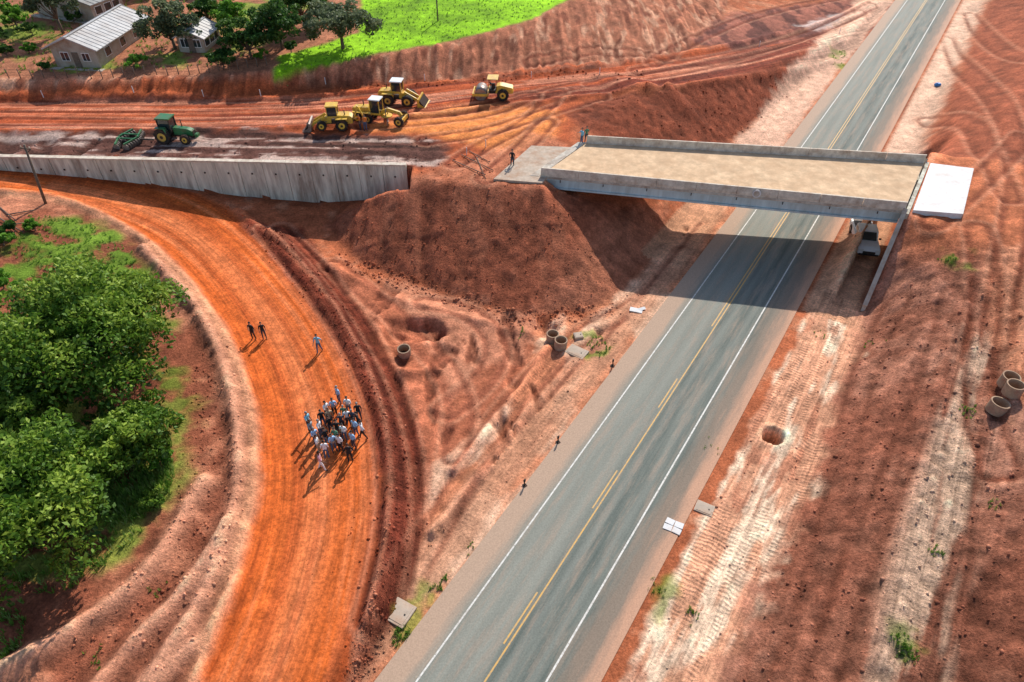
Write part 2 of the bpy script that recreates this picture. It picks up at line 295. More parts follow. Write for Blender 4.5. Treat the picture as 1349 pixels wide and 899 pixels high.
for l0,w_ in ((14.0,.9),(17.0,-.6),(28.5,1.2)):
    q=[HW(l0+w_*math.sin(s*.12),s) for s in range(-8,50,4)]; dd=pl(q)[0]; m=np.exp(-((dd-.8)/.28)**2)*(.3+1.1*fbm(X,Y,1.8,3,95)); Z-=.12*m; paint(m*.7,(.25,.09,.055),.3)
for tr in ([(590,540,.1),(640,500,.1),(660,450,0),(620,410,.1),(560,400,.4)],[(600,600,.1),(610,520,.1),(560,450,.4),(500,400,.7),(440,350,1.2)],[(900,330,0),(850,400,0),(760,440,0),(650,560,0),(560,720,0),(500,860,0)],[(930,300,0),(830,430,0),(740,520,0),(640,640,0),(560,800,0)]): track(tr,0,(.34,.115,.07),.3,.9,.12,.6)
for tr in ([(350,305,2.2),(420,385,1.6),(480,480,1.1),(515,580,.9),(520,700,.8),(490,820,.6)],[(370,300,2),(440,375,1.4),(500,470,.9),(535,570,.6),(542,680,.5),(515,800,.3)]): track(tr,1,(.15,.037,.023),.3,.7,.2,.8)
# grass
G=np.zeros_like(X)
gf=[(360,96,8.6),(430,84,8.8),(480,74,8.9),(600,54,9.2),(700,25,9.5),(760,-6,9.5),(800,-70,9.5),(470,-90,9.5),(478,10,9.3),(470,45,9.1),(420,62,9),(370,75,8.8)]
field=R(gf,9,.5,.6)
G=np.maximum(G,field)
G=np.maximum(G,R([(-60,95,8.3),(60,92,8.4),(300,80,8.6),(380,40,9),(480,-20,9.5),(480,-120,9.5),(-60,-60,9.5)],8.8,.8,2.5)*sst(NA+.4*NB,-.02,.12)*.8)
G=np.maximum(G,R([(0,330,4.6),(40,292,4.8),(110,285,4),(170,320,3.4),(200,372,2.9),(150,380,3.1),(0,385,4)],4,.8,1.2)*sst(NB+.5*NA,-.16,.03))
G=np.maximum(G,R([(-60,380,4),(190,380,3),(250,520,2),(235,640,2),(190,720,1.9),(60,760,2),(-100,800,2)],2.5,1,2)*sst(NB+.5*NA,-.1,.1)*.8)
for q,z in ((((500,850),(520,815),(560,770),(590,755),(570,800),(520,850)),0),(((740,455),(780,440),(805,455),(790,470)),0),(((1165,840),(1200,840),(1210,870),(1180,880)),1.9),(((860,770),(880,760),(890,800),(870,810)),0),(((1095,70),(1115,65),(1110,90),(1095,88)),0),(((1250,325),(1280,330),(1275,350),(1255,345)),5.8)):
    G=np.maximum(G,R(q,z,.5,1.2)*sst(NB,-.05,.1)*.7)
gc=np.zeros_like(C)
gc[:]=(.15,.23,.04); gc=gc*(1-field[...,None])+np.array((.26,.48,.045))*field[...,None]
gc*=(1+.7*NB+1.4*NA)[...,None]
C=C*(1-G[...,None])+gc*G[...,None]
K=Z-blur(Z,14)      # cavity shading painted into the soil colour: crests lightened, hollows darkened
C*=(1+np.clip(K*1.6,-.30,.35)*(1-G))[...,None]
C*=(1+.30*ND+.55*NC)[...,None]
lum=(C@np.array([.3,.59,.11]))[...,None]; C=lum+(C-lum)*1.10
C=np.clip(C,.012,.9)

def mesh_np(name,V,Fq,n=4):
    me=bpy.data.meshes.new(name); V=np.ascontiguousarray(V,dtype=np.float32); Fq=np.ascontiguousarray(Fq,dtype=np.int32)
    me.vertices.add(len(V)); me.vertices.foreach_set('co',V.ravel())
    me.loops.add(Fq.size); me.loops.foreach_set('vertex_index',Fq.ravel())
    me.polygons.add(len(Fq)); me.polygons.foreach_set('loop_start',np.arange(0,Fq.size,n,dtype=np.int32))
    me.update(calc_edges=True); me.validate(); return me
def obj(name,me,mats=()):
    for m in mats: me.materials.append(m)
    o=bpy.data.objects.new(name,me); COL.objects.link(o); return o
def colattr(me,name,arr): ca=me.color_attributes.new(name,'FLOAT_COLOR','POINT'); ca.data.foreach_set('color',np.ascontiguousarray(arr,dtype=np.float32).ravel())
idx=np.arange(NX*NY).reshape(NY,NX)
Fq=np.stack([idx[:-1,:-1],idx[:-1,1:],idx[1:,1:],idx[1:,:-1]],-1).reshape(-1,4)
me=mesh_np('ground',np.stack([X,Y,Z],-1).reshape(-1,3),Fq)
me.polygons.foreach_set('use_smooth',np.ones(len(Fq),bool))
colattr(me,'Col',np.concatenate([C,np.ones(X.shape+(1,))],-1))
streak=np.clip(.8*mRamp+.9*mHaul+mSandR+mPath+.6*vl+.6*mBerm+.35*((LL>11)&(SS<55)),0,1)*(1-G)
colattr(me,'Mask',np.stack([streak,np.clip(clod,0,1),G,np.clip(mSandR*.9+mPath+mBerm*.6+mHaul*.7+.45*vl,0,1)],-1))
fl=me.attributes.new('flow','FLOAT_VECTOR','POINT'); fl.data.foreach_set('vector',np.stack([flowL,flowS,0*X],-1).astype(np.float32).ravel())

# ------------------------------------------------------------------ materials
class NT:
    def __init__(s,name):
        s.mat=bpy.data.materials.new(name); s.mat.use_nodes=True; s.t=s.mat.node_tree; s.b=s.t.nodes['Principled BSDF']
    def n(s,t,**k):
        nd=s.t.nodes.new(t)
        for a,b in k.items():
            if hasattr(nd,a): setattr(nd,a,b)
        return nd
    def l(s,a,b): s.t.links.new(a,b)
    def noise(s,vec,scale,detail=4,rough=.55,dist=0):
        n=s.n('ShaderNodeTexNoise'); n.inputs['Scale'].default_value=scale; n.inputs['Detail'].default_value=detail; n.inputs['Roughness'].default_value=rough; n.inputs['Distortion'].default_value=dist
        if vec: s.l(vec,n.inputs['Vector'])
        return n.outputs['Fac']
    def mr(s,v,a,b,c,d_):
        n=s.n('ShaderNodeMapRange'); s.l(v,n.inputs[0])
        for i,q in enumerate((a,b,c,d_)): n.inputs[i+1].default_value=q
        return n.outputs[0]
    def ma(s,op,a,b=0.0):
        n=s.n('ShaderNodeMath',operation=op)
        for i,q in enumerate((a,b)):
            if isinstance(q,(int,float)): n.inputs[i].default_value=q
            else: s.l(q,n.inputs[i])
        return n.outputs[0]
    def mix(s,f,a,b,bt='MIX'):
        n=s.n('ShaderNodeMix',data_type='RGBA',blend_type=bt)
        for i,q in ((0,f),(6,a),(7,b)):
            if isinstance(q,(int,float)): n.inputs[i].default_value=q
            elif isinstance(q,tuple): n.inputs[i].default_value=q+(1,) if len(q)==3 else q
            else: s.l(q,n.inputs[i])
        return n.outputs[2]
    def mapping(s,vec,scale=(1,1,1),rot=(0,0,0)):
        n=s.n('ShaderNodeMapping'); s.l(vec,n.inputs[0]); n.inputs['Scale'].default_value=scale; n.inputs['Rotation'].default_value=rot; return n.outputs[0]
    def bump(s,h,strength,dist=.1,nrm=None):
        n=s.n('ShaderNodeBump'); n.inputs['Distance'].default_value=dist
        if isinstance(strength,(int,float)): n.inputs['Strength'].default_value=strength
        else: s.l(strength,n.inputs['Strength'])
        s.l(h,n.inputs['Height'])
        if nrm: s.l(nrm,n.inputs['Normal'])
        return n.outputs[0]
def vmul(t,col,f):
    n=t.n('ShaderNodeVectorMath',operation='SCALE'); t.l(col,n.inputs[0]); t.l(f,n.inputs['Scale']); return n.outputs[0]
def mat(name,c,rough=.7,var=.2,scale=4,metal=0,bump=0.0,dirt=None,spec=.3,streak=False,dl=.45):
    t=NT(name); tc=t.n('ShaderNodeTexCoord').outputs['Object']
    v=t.mapping(tc,(1,1,.15)) if streak else tc
    n=t.noise(v,scale,4,.65); col=vmul(t,t.mix(0.0,c,c),t.mr(n,.3,.7,1-var,1+var))
    if dirt:
        n2=t.noise(v,scale*.45,5,.7); col=t.mix(t.mr(n2,dl,.7,0,.85),col,dirt)
    t.l(col,t.b.inputs['Base Color']); t.b.inputs['Roughness'].default_value=rough; t.b.inputs['Metallic'].default_value=metal; t.b.inputs['Specular IOR Level'].default_value=spec
    if bump: t.l(t.bump(t.noise(tc,scale*4,3),bump,.03),t.b.inputs['Normal'])
    return t.mat
t=NT('red_earth'); pos=t.n('ShaderNodeNewGeometry').outputs['Position']
col=t.n('ShaderNodeAttribute',attribute_name='Col').outputs['Color']
mkn=t.n('ShaderNodeAttribute',attribute_name='Mask'); sep=t.n('ShaderNodeSeparateColor'); t.l(mkn.outputs['Color'],sep.inputs[0]); aStreak,aClod,aGrass=sep.outputs[0],sep.outputs[1],sep.outputs[2]; aTread=mkn.outputs['Alpha']
flow=t.n('ShaderNodeAttribute',attribute_name='flow').outputs['Vector']
n1=t.noise(pos,1.0,4,.65); n2=t.noise(pos,4.5,5,.78)
f=t.ma('MULTIPLY',t.mr(n1,.3,.7,.78,1.22),t.mr(n2,.3,.7,.52,1.48))
s1=t.noise(t.mapping(flow,(3.2,.09,1)),1.0,5,.7)
sf=t.mr(s1,.32,.68,.58,1.38); one=t.n('ShaderNodeMix'); t.l(aStreak,one.inputs[0]); one.inputs[2].default_value=1.0; t.l(sf,one.inputs[3])
f=t.ma('MULTIPLY',f,one.outputs[0])
s2=t.noise(t.mapping(flow,(1.2,.10,1)),1.0,2,.5,.4)
wv=t.n('ShaderNodeTexWave',bands_direction='Y',wave_profile='SIN'); t.l(flow,wv.inputs['Vector']); wv.inputs['Scale'].default_value=.95; wv.inputs['Distortion'].default_value=6.0; wv.inputs['Detail'].default_value=3; wv.inputs['Detail Scale'].default_value=1.1
tmask=t.ma('MULTIPLY',t.mr(s2,.50,.60,0,1),aTread)
tread=t.ma('MULTIPLY',tmask,t.mr(wv.outputs['Fac'],.2,.8,-.5,.5))
f=t.ma('ADD',f,t.ma('MULTIPLY',tread,.26))
base=vmul(t,col,f)
t.l(base,t.b.inputs['Base Color']); t.b.inputs['Roughness'].default_value=.92; t.b.inputs['Specular IOR Level'].default_value=.12
b1_=t.bump(n2,t.mr(aClod,0,1,.25,1.0),.32)
h2=t.ma('ADD',s1,t.ma('MULTIPLY',tread,.5)); b2_=t.bump(h2,t.ma('MULTIPLY',aStreak,.5),.15,b1_)
t.l(b2_,t.b.inputs['Normal']); GROUND=t.mat
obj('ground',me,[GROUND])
t=NT('loose_earth'); col=t.n('ShaderNodeAttribute',attribute_name='Col').outputs['Color']; t.l(col,t.b.inputs['Base Color']); t.b.inputs['Roughness'].default_value=.95; t.b.inputs['Specular IOR Level'].default_value=.1; CLOD=t.mat

M={}
M['conc']=mat('weathered_concrete',(.54,.48,.40),.85,.25,1.6,0,.3,(.26,.17,.12))
M['wallc']=mat('stained_wall_concrete',(.66,.64,.52),.88,.3,1.6,0,.3,(.17,.095,.06),streak=True,dl=.46)
M['cap']=mat('pale_concrete',(.66,.57,.46),.85,.2,2,0,.2,(.38,.26,.18))
M['girder']=mat('blue_grey_concrete',(.52,.60,.61),.75,.15,1.5,0,.1,(.36,.38,.36),streak=True)
M['decksand']=mat('deck_sand',(.68,.47,.29),.95,.25,1.0,0,.3,(.52,.33,.19),dl=.4)
M['white']=mat('white_paint',(.80,.80,.78),.35,.05,3,0,0,None,.5)
M['whslab']=mat('white_sheeting',(.70,.69,.68),.6,.12,1.6,0,.3,(.55,.47,.42))
M['slabg']=mat('grey_slab',(.50,.40,.31),.9,.2,1.5,0,.3,(.4,.23,.14))
M['yel']=mat('machine_yellow',(.75,.46,.05),.45,.2,3,0,0,(.42,.22,.08),.5)
M['grn']=mat('machine_green',(.03,.18,.06),.4,.15,3,0,0,(.12,.11,.05),.5)
M['blk']=mat('black_rubber',(.022,.02,.019),.85,.2,6,0,.2,(.13,.06,.035))
M['dkm']=mat('dark_metal',(.05,.045,.04),.6,.2,6,.4,0,(.12,.06,.04))
M['steel']=mat('worn_steel',(.30,.27,.25),.45,.2,6,.7,0,(.22,.12,.08))
M['glass']=mat('tinted_glass',(.02,.03,.035),.08,.05,2,0,0,None,.8)
M['lamp']=mat('lamp_lens',(.7,.7,.65),.15,.05,2)
M['red']=mat('red_lens',(.4,.02,.02),.3,.05,2)
M['roofw']=mat('metal_roofing',(.50,.49,.48),.55,.15,.8,.1,0,(.32,.27,.24))
M['rooft']=mat('clay_tile',(.26,.13,.09),.85,.25,2.5,0,.2,(.14,.09,.07))
M['roofg']=mat('fibre_cement_roofing',(.36,.35,.33),.85,.2,1.2,0,.1,(.22,.18,.16))
M['house']=mat('plaster_wall',(.42,.37,.30),.85,.12,1.5,0,.1,(.28,.17,.11))
M['wood']=mat('weathered_wood',(.16,.12,.09),.85,.3,5,0,.2)
M['bark']=mat('bark',(.14,.10,.07),.9,.3,6,0,.4)
M['pipe']=mat('pipe_concrete',(.42,.29,.19),.9,.2,4,0,.2,(.30,.14,.09))
M['pdark']=mat('dark_void',(.05,.03,.022),.95,.1,4)
M['blue']=mat('blue_plastic',(.05,.25,.6),.5,.1,3)

# ------------------------------------------------------------------ builder
class B:
    def __init__(s): s.bm=bmesh.new(); s.mats=[]
    def mi(s,m):
        m=M[m] if isinstance(m,str) else m
        if m not in s.mats: s.mats.append(m)
        return s.mats.index(m)
    def put(s,b2,m,smooth=False,mx=None):
        if mx is not None: bmesh.ops.transform(b2,matrix=mx,verts=b2.verts)
        i=s.mi(m)
        for f in b2.faces: f.material_index=i; f.smooth=smooth
        tmp=bpy.data.meshes.new('t'); b2.to_mesh(tmp); b2.free(); s.bm.from_mesh(tmp); bpy.data.meshes.remove(tmp)
    def box(s,c,sz,m,rot=(0,0,0),bev=0.0,top=(1,1),shift=(0,0)):
        b=bmesh.new(); bmesh.ops.create_cube(b,size=1)
        for v in b.verts:
            v.co=Vector((v.co.x*sz[0],v.co.y*sz[1],v.co.z*sz[2]))
            if v.co.z>0: v.co.x=v.co.x*top[0]+shift[0]; v.co.y=v.co.y*top[1]+shift[1]
        if bev: bmesh.ops.bevel(b,geom=list(b.edges),offset=bev,segments=2,affect='EDGES')
        s.put(b,m,False,Matrix.Translation(c)@Euler(rot).to_matrix().to_4x4())
    def cyl(s,a,b_,r,m,r2=None,seg=16,smooth=True,cap=True):
        a=Vector(a);b_=Vector(b_); v=b_-a; b=bmesh.new()
        bmesh.ops.create_cone(b,cap_ends=cap,segments=seg,radius1=r,radius2=r if r2 is None else r2,depth=v.length)
        i=s.mi(m); mx=Matrix.Translation((a+b_)/2)@v.to_track_quat('Z','Y').to_matrix().to_4x4()
        bmesh.ops.transform(b,matrix=mx,verts=b.verts)
        for f in b.faces: f.material_index=i; f.smooth=smooth and len(f.verts)==4
        tmp=bpy.data.meshes.new('t'); b.to_mesh(tmp); b.free(); s.bm.from_mesh(tmp); bpy.data.meshes.remove(tmp)
    def prism(s,prof,y0,y1,m,bev=0.0):
        b=bmesh.new(); A_=[b.verts.new((p[0],y0,p[1])) for p in prof]; C_=[b.verts.new((p[0],y1,p[1])) for p in prof]; n=len(prof)
        b.faces.new(A_); b.faces.new(C_[::-1])
        for i in range(n): b.faces.new((A_[i],C_[i],C_[(i+1)%n],A_[(i+1)%n]))
        bmesh.ops.recalc_face_normals(b,faces=b.faces)
        if bev: bmesh.ops.bevel(b,geom=list(b.edges),offset=bev,segments=2,affect='EDGES')
        s.put(b,m)
    def hexa(s,bot,topv,m):
        b=bmesh.new(); A_=[b.verts.new(p) for p in bot]; C_=[b.verts.new(p) for p in topv]; n=len(bot)
        b.faces.new(A_[::-1]); b.faces.new(C_)
        for i in range(n): b.faces.new((A_[i],A_[(i+1)%n],C_[(i+1)%n],C_[i]))
        bmesh.ops.recalc_face_normals(b,faces=b.faces); s.put(b,m)
    def poly(s,ps,m):
        b=bmesh.new(); b.faces.new([b.verts.new(p) for p in ps]); s.put(b,m)
    def wheel(s,c,r,w,hub='yel',lugs=18):
        x,y,z=c; y0,y1=y-w/2,y+w/2
        s.cyl((x,y0,z),(x,y0+w*.15,z),r*.86,'blk',r*.97,24); s.cyl((x,y0+w*.15,z),(x,y1-w*.15,z),r*.97,'blk',None,24); s.cyl((x,y1-w*.15,z),(x,y1,z),r*.97,'blk',r*.86,24)
        s.cyl((x,y0-.02,z),(x,y1+.02,z),r*.52,hub,None,18); s.cyl((x,y0-.06,z),(x,y1+.06,z),r*.2,'dkm',None,12)
        for i in range(lugs):
            a=2*math.pi*i/lugs
            s.box((x+math.cos(a)*r*.98,y+w*.22*(1 if i%2 else -1),z+math.sin(a)*r*.98),(r*.1,w*.5,r*.09),'blk',(0,-a,0))
    def rings(s,c,ro,ri,h,m):
        b=bmesh.new(); n=24; L=[]
        for rr,z in ((ro,0),(ro*1.0,h),(ri,h),(ri,0)):
            L.append([b.verts.new((c[0]+math.cos(2*math.pi*i/n)*rr,c[1]+math.sin(2*math.pi*i/n)*rr,c[2]+z)) for i in range(n)])
        for k in range(4):
            for i in range(n): b.faces.new((L[k][i],L[k][(i+1)%n],L[(k+1)%4][(i+1)%n],L[(k+1)%4][i]))
        bmesh.ops.recalc_face_normals(b,faces=b.faces); s.put(b,m,False)
    def done(s,name,loc=(0,0,0),rz=0,scale=1,tilt=(0,0)):
        me=bpy.data.meshes.new(name); s.bm.to_mesh(me); s.bm.free()
        for m in s.mats: me.materials.append(m)
        o=bpy.data.objects.new(name,me); COL.objects.link(o); o.location=loc; o.rotation_euler=(tilt[0],tilt[1],rz); o.scale=(scale,)*3; return o

# ------------------------------------------------------------------ highway
t=NT('worn_asphalt'); uv=t.n('ShaderNodeUVMap',uv_map='lane').outputs[0]; sx=t.n('ShaderNodeSeparateXYZ'); t.l(uv,sx.inputs[0]); lx=sx.outputs[0]
pos=t.n('ShaderNodeNewGeometry').outputs['Position']
big=t.noise(t.mapping(uv,(1.1,.06,1)),1.0,5,.65); fine=t.noise(pos,9,4,.7); med=t.noise(t.mapping(uv,(1.6,.16,1)),1,5,.7)
ax=t.ma('ABSOLUTE',lx); wt=t.ma('ABSOLUTE',t.ma('SUBTRACT',t.ma('ABSOLUTE',t.ma('SUBTRACT',ax,1.65)),.75))
c0=t.mix(t.mr(big,.33,.67,0,1),(.085,.105,.092),(.21,.22,.185))
c0=t.mix(t.mr(wt,.45,.0,0,.5),c0,(.26,.265,.225))
left=t.mr(lx,-.4,.4,.5,0); c0=t.mix(left,c0,(.32,.31,.255))
c0=t.mix(t.mr(med,.48,.68,0,.65),c0,(.36,.27,.20))
ln=t.ma('ADD',lx,t.ma('MULTIPLY',t.ma('SUBTRACT',med,.5),2.0))
c0=t.mix(t.mr(ln,3.2,4.2,0,.85),c0,(.25,.185,.135)); c0=t.mix(t.mr(ln,-3.3,-4.0,0,.95),c0,(.46,.31,.215))
c0=t.mix(t.mr(ln,4.6,5.6,0,.95),c0,(.54,.30,.19))
c0=vmul(t,c0,t.mr(fine,.3,.7,.82,1.18)); t.l(c0,t.b.inputs['Base Color']); t.b.inputs['Roughness'].default_value=.8; t.b.inputs['Specular IOR Level'].default_value=.25
t.l(t.bump(fine,.15,.03),t.b.inputs['Normal']); ASP=t.mat
def strip(name,ranges,z,m,uvn='lane'):
    bm=bmesh.new(); ul=bm.loops.layers.uv.new(uvn)
    for (l0,l1,s0,s1,st_) in ranges:
        n=max(1,int(math.ceil((s1-s0)/st_)))
        for k in range(n):
            a=s0+(s1-s0)*k/n;b=s0+(s1-s0)*(k+1)/n
            q=[(l0,a),(l1,a),(l1,b),(l0,b)]; f=bm.faces.new([bm.verts.new(HW(x,y,z)) for x,y in q])
            for lp,w in zip(f.loops,q): lp[ul].uv=w
    bm.normal_update()
    for f in bm.faces:
        if f.normal.z<0: f.normal_flip()
    me=bpy.data.meshes.new(name); bm.to_mesh(me); bm.free(); return obj(name,me,[m])
strip('road',[(-5.3,5.9,-60,200,10),(-5.3,5.9,200,1400,60)],.02,ASP)
def paintmat(name,c,wear):
    t=NT(name); pos=t.n('ShaderNodeNewGeometry').outputs['Position']; n=t.noise(pos,4,5,.8); cc=t.mix(t.mr(n,.45-wear,.68,0,.9),c,(.30,.26,.21)); t.l(cc,t.b.inputs['Base Color']); t.b.inputs['Roughness'].default_value=.7; return t.mat
WP=paintmat('white_line_paint',(.72,.69,.63),.0); YP=paintmat('yellow_line_paint',(.68,.38,.09),.0)
strip('edge_line_marking',[(-3.27,-3.16,-60,400,20),(3.13,3.25,-60,400,20)],.026,WP)
rg=[(.1,.21,-60,400,20),(-.19,-.08,38,400,20)]
for k in range(-3,3): rg.append((-.19,-.08,2.6+k*11.6,6.6+k*11.6,5))
strip('centre_line_marking',rg,.026,YP)

# ------------------------------------------------------------------ bridge
FL,FR,BR,BL=[Vector(q[:2]) for q in BRL]
b=B(); DZ=6.7; GB=5.25
def bp(u,v,z):
    q=FL.lerp(FR,u).lerp(BL.lerp(BR,u),v); return (q.x,q.y,z)
def bar(u0,u1,v0,v1,z0,z1,m,vt0=None,vt1=None):
    vt0=v0 if vt0 is None else vt0; vt1=v1 if vt1 is None else vt1
    b.hexa([bp(u0,v0,z0),bp(u1,v0,z0),bp(u1,v1,z0),bp(u0,v1,z0)],[bp(u0,vt0,z1),bp(u1,vt0,z1),bp(u1,vt1,z1),bp(u0,vt1,z1)],m)
bar(0,1,.0,1.0,DZ-.26,DZ-.02,'conc')
bar(.001,.999,.047,.953,DZ-.017,DZ+.02,'decksand')
for vs in ((.002,.045,.012,.03),(.998,.955,.988,.97)):
    a0,a1,t0,t1=vs; n=9
    for k in range(n):
        bar(k/n+.0006,(k+1)/n-.0006,a0,a1,DZ-.015,DZ+.28,'cap',a0,(a1+t1)/2); bar(k/n+.0006,(k+1)/n-.0006,a0,(a1+t1)/2,DZ+.281,DZ+.85,'cap',t0,t1)
for v in (.03,.26,.49,.71,.92):
    bar(.006,.994,v,v+.035,GB+.19,DZ-.425,'girder'); bar(.006,.994,v-.018,v+.053,GB,GB+.188,'girder'); bar(.006,.994,v-.022,v+.057,DZ-.42,DZ-.264,'girder')
for u in (.008,.33,.66,.985):
    for v0,v1 in ((.067,.258),(.297,.488),(.527,.708),(.747,.918)): bar(u,u+.01,v0,v1,GB+.2,DZ-.43,'girder')
bar(-.015,.03,.0,1.0,3.6,GB-.02,'conc'); bar(-.03,-.004,.0,1.0,3.6,DZ-.05,'conc')
pc=Vector(bp(.61,-.004,7.05)); nr=Vector(((FR-FL).y,-(FR-FL).x,0)).normalized()
b.cyl(pc+nr*-.05,pc+nr*.05,.42,'whslab',None,20); b.cyl(pc+nr*.05,pc+nr*.06,.30,'conc',None,20)
for k in range(8):
    q=Vector(bp(.06+k*.125,-.004,DZ-.30)); b.cyl(q,q+Vector((0,0,-.25)),.05,'dkm',None,8)
b.done('overpass_bridge')
b=B()
def lw(l0,l1,s0,s1,z0a,z1a,z1b,m): b.hexa([HW(l0,s0,z0a),HW(l1,s0,z0a),HW(l1,s1,z0a),HW(l0,s1,z0a)],[HW(l0,s0,z1a),HW(l1,s0,z1a),HW(l1,s1,z1b),HW(l0,s1,z1b)],m)
sF=(FR.x-O[0])*d[0]+(FR.y-O[1])*d[1]; sB=(BR.x-O[0])*d[0]+(BR.y-O[1])*d[1]
lw(11.0,11.4,sF-.2,sB+.2,-.5,GB-.03,GB-.03,'wallc'); lw(11.25,11.6,sF-.2,sB+.2,GB-.02,6.6,6.6,'wallc')
lw(11.0,11.34,47.8,sF-.22,-.5,.7,6.95,'conc'); lw(11.0,11.34,sB+.22,sB+9,-.5,6.95,.7,'conc')
b.hexa([HW(10.97,47.7,.7),HW(11.38,47.7,.7),HW(11.38,sF-.22,6.96),HW(10.97,sF-.22,6.96)],[HW(10.97,47.7,.82),HW(11.38,47.7,.82),HW(11.38,sF-.22,7.08),HW(10.97,sF-.22,7.08)],'slabg')
b.done('abutment_wing_wall')
def slab(name,pp,z0,z1,m):
    b=B(); q=[P(a[0],a[1],z1) for a in pp]; b.hexa([(x,y,z0) for x,y,_ in q],[(x,y,z1) for x,y,_ in q],m); return b.done(name)
slab('approach_slab',[(650,236),(714,241),(752,194),(700,192)],6.0,6.62,'slabg')
slab('white_concrete_slab',[(1203,277),(1269,282),(1283,222),(1226,215)],6.0,6.66,'whslab')
# ------------------------------------------------------------------ retaining wall
b=B(); x=-11.3; k=0
while x>-125:
    x2=x-2.6; z0=float(min(wtoe(x),wtoe(x2)))-1.0; y=WY(x); y2=WY(x2); of=.03*(k%2); zt=6.62
    b.hexa([(x2+.05,y2-of,z0),(x,y-of,z0),(x,y+.5,z0),(x2+.05,y2+.5,z0)],[(x2+.05,y2-of+.03,zt),(x,y-of+.03,zt),(x,y+.45,zt),(x2+.05,y2+.45,zt)],'wallc')
    b.hexa([(x2+.03,y2-.08,zt+.002),(x,y-.08,zt+.002),(x,y+.5,zt+.002),(x2+.03,y2+.5,zt+.002)],[(x2+.03,y2-.08,zt+.14),(x,y-.08,zt+.14),(x,y+.5,zt+.14),(x2+.03,y2+.5,zt+.14)],'cap')
    xm=x-1.3; b.box((xm,WY(xm)-.03,min(zt-.9,max(z0+1.6,zt-1.3))),(.16,.08,.16),'pdark')
    x=x2;k+=1
b.done('retaining_wall')

# ------------------------------------------------------------------ vehicles
def pickup():
    b=B(); w=.93
    b.prism([(-2.6,.45),(-2.6,.98),(-.75,1.0),(1.1,1.03),(2.3,.95),(2.55,.8),(2.6,.42),(2.0,.35),(-2.3,.38)],-w,w,'white',.05)
    b.prism([(-.85,1.0),(-.7,1.68),(-.55,1.74),(.55,1.74),(.68,1.70),(1.25,1.04)],-w*.86,w*.86,'white',.05)
    b.poly([(1.27,-.70,1.10),(1.27,.70,1.10),(.74,.62,1.66),(.74,-.62,1.66)],'glass')
    b.poly([(-.86,-.66,1.12),(-.86,.66,1.12),(-.75,.6,1.62),(-.75,-.6,1.62)],'glass')
    for s in (-1,1):
        b.box((.62,s*.805,1.36),(.55,.02,.4),'glass',top=(.6,1),shift=(-.12,0)); b.box((-.2,s*.805,1.36),(.75,.02,.4),'glass',top=(.9,1))
        b.box((.95,s*1.03,1.16),(.12,.2,.16),'blk',bev=.02)
        b.box((2.57,s*.68,.8),(.08,.38,.17),'lamp'); b.box((-2.6,s*.82,.8),(.05,.14,.3),'red')
        for x in (1.65,-1.6):
            b.cyl((x,s*.72,.40),(x,s*.95,.40),.44,'pdark',None,20); b.cyl((x,s*.75,.37),(x,s*.97,.37),.37,'blk',None,22); b.cyl((x,s*.93,.37),(x,s*.985,.37),.21,'steel',None,12)
    b.box((-1.72,0,1.01),(1.5,1.5,.04),'dkm'); b.box((2.6,0,.62),(.06,1.05,.22),'dkm'); b.box((2.62,0,.42),(.1,1.7,.16),'blk',bev=.03)
    b.box((-2.63,0,.45),(.1,1.6,.14),'steel'); b.box((1.75,0,1.02),(.9,1.3,.03),'white',(0,.06,0),bev=.01)
    return b
g=P(1134,325,0); pickup().done('pickup_truck',(g[0],g[1],hz(g[0],g[1])),math.atan2(-d[1],-d[0])+.35,1.15)
def cabin(b,x0,x1,w,z0,z1,m,roof=None):
    for x in (x0,x1):
        for y in (-w,w): b.box((x,y,(z0+z1)/2),(.09,.09,z1-z0),m)
    b.box(((x0+x1)/2,0,(z0+z1)/2),(x1-x0-.05,2*w-.05,z1-z0-.04),'glass'); b.box(((x0+x1)/2,0,z1+.07),(x1-x0+.3,2*w+.25,.14),roof or m,bev=.04); b.box(((x0+x1)/2,0,z0+.1),(x1-x0+.02,2*w+.02,.25),m)
def put(b,name,px,py,z,rz,scale=1):
    x,y,_=P(px,py,z); return b.done(name,(x,y,hz(x,y)-.05),rz,scale)
b=B()
for s in (-1,1):
    b.wheel((-.9,s*.95,.85),.88,.5,'yel',22); b.wheel((1.45,s*.85,.55),.56,.36,'yel',16); b.box((-.9,s*.95,1.78),(1.1,.5,.07),'grn',bev=.02); b.box((-.35,s*.95,1.5),(.07,.5,.55),'grn',(0,-.4,0))
b.prism([(.1,.8),(.1,1.6),(1.7,1.48),(2.15,1.3),(2.2,.75)],-.36,.36,'grn',.06); b.box((.4,0,.75),(3.2,.4,.35),'dkm'); b.box((2.22,0,1.05),(.05,.55,.45),'dkm')
cabin(b,-1.25,.05,.62,1.15,2.55,'dkm','grn'); b.cyl((.9,.25,1.5),(.9,.25,2.3),.05,'dkm'); b.box((1.45,0,.55),(.2,1.4,.15),'dkm'); b.box((-.9,0,.85),(.25,1.5,.25),'dkm'); b.box((2.45,0,.75),(.35,.6,.35),'grn',bev=.04)
b.box((-1.6,0,.6),(.7,.15,.1),'dkm')
put(b,'tractor',234,186,6.4,math.radians(-6),1.05)
b=B()
b.box((1.6,0,.55),(1.8,.12,.12),'dkm')
for s in (-1,1):
    for xo,an in ((.55,.28),(-.9,-.28)):
        b.box((xo,s*.85,.75),(.14,1.9,.14),'grn',(0,0,s*an))
        for k in range(6):
            yy=s*(.15+k*.3); xx=xo-math.tan(an)*(abs(yy)-.85)*1.0; b.cyl((xx,yy-.02,.35),(xx,yy+.02,.35),.36,'steel',None,16)
    b.box((-.2,s*.5,.8),(2.0,.1,.1),'grn'); b.wheel((-.2,s*.75,.4),.36,.2,'dkm',8)
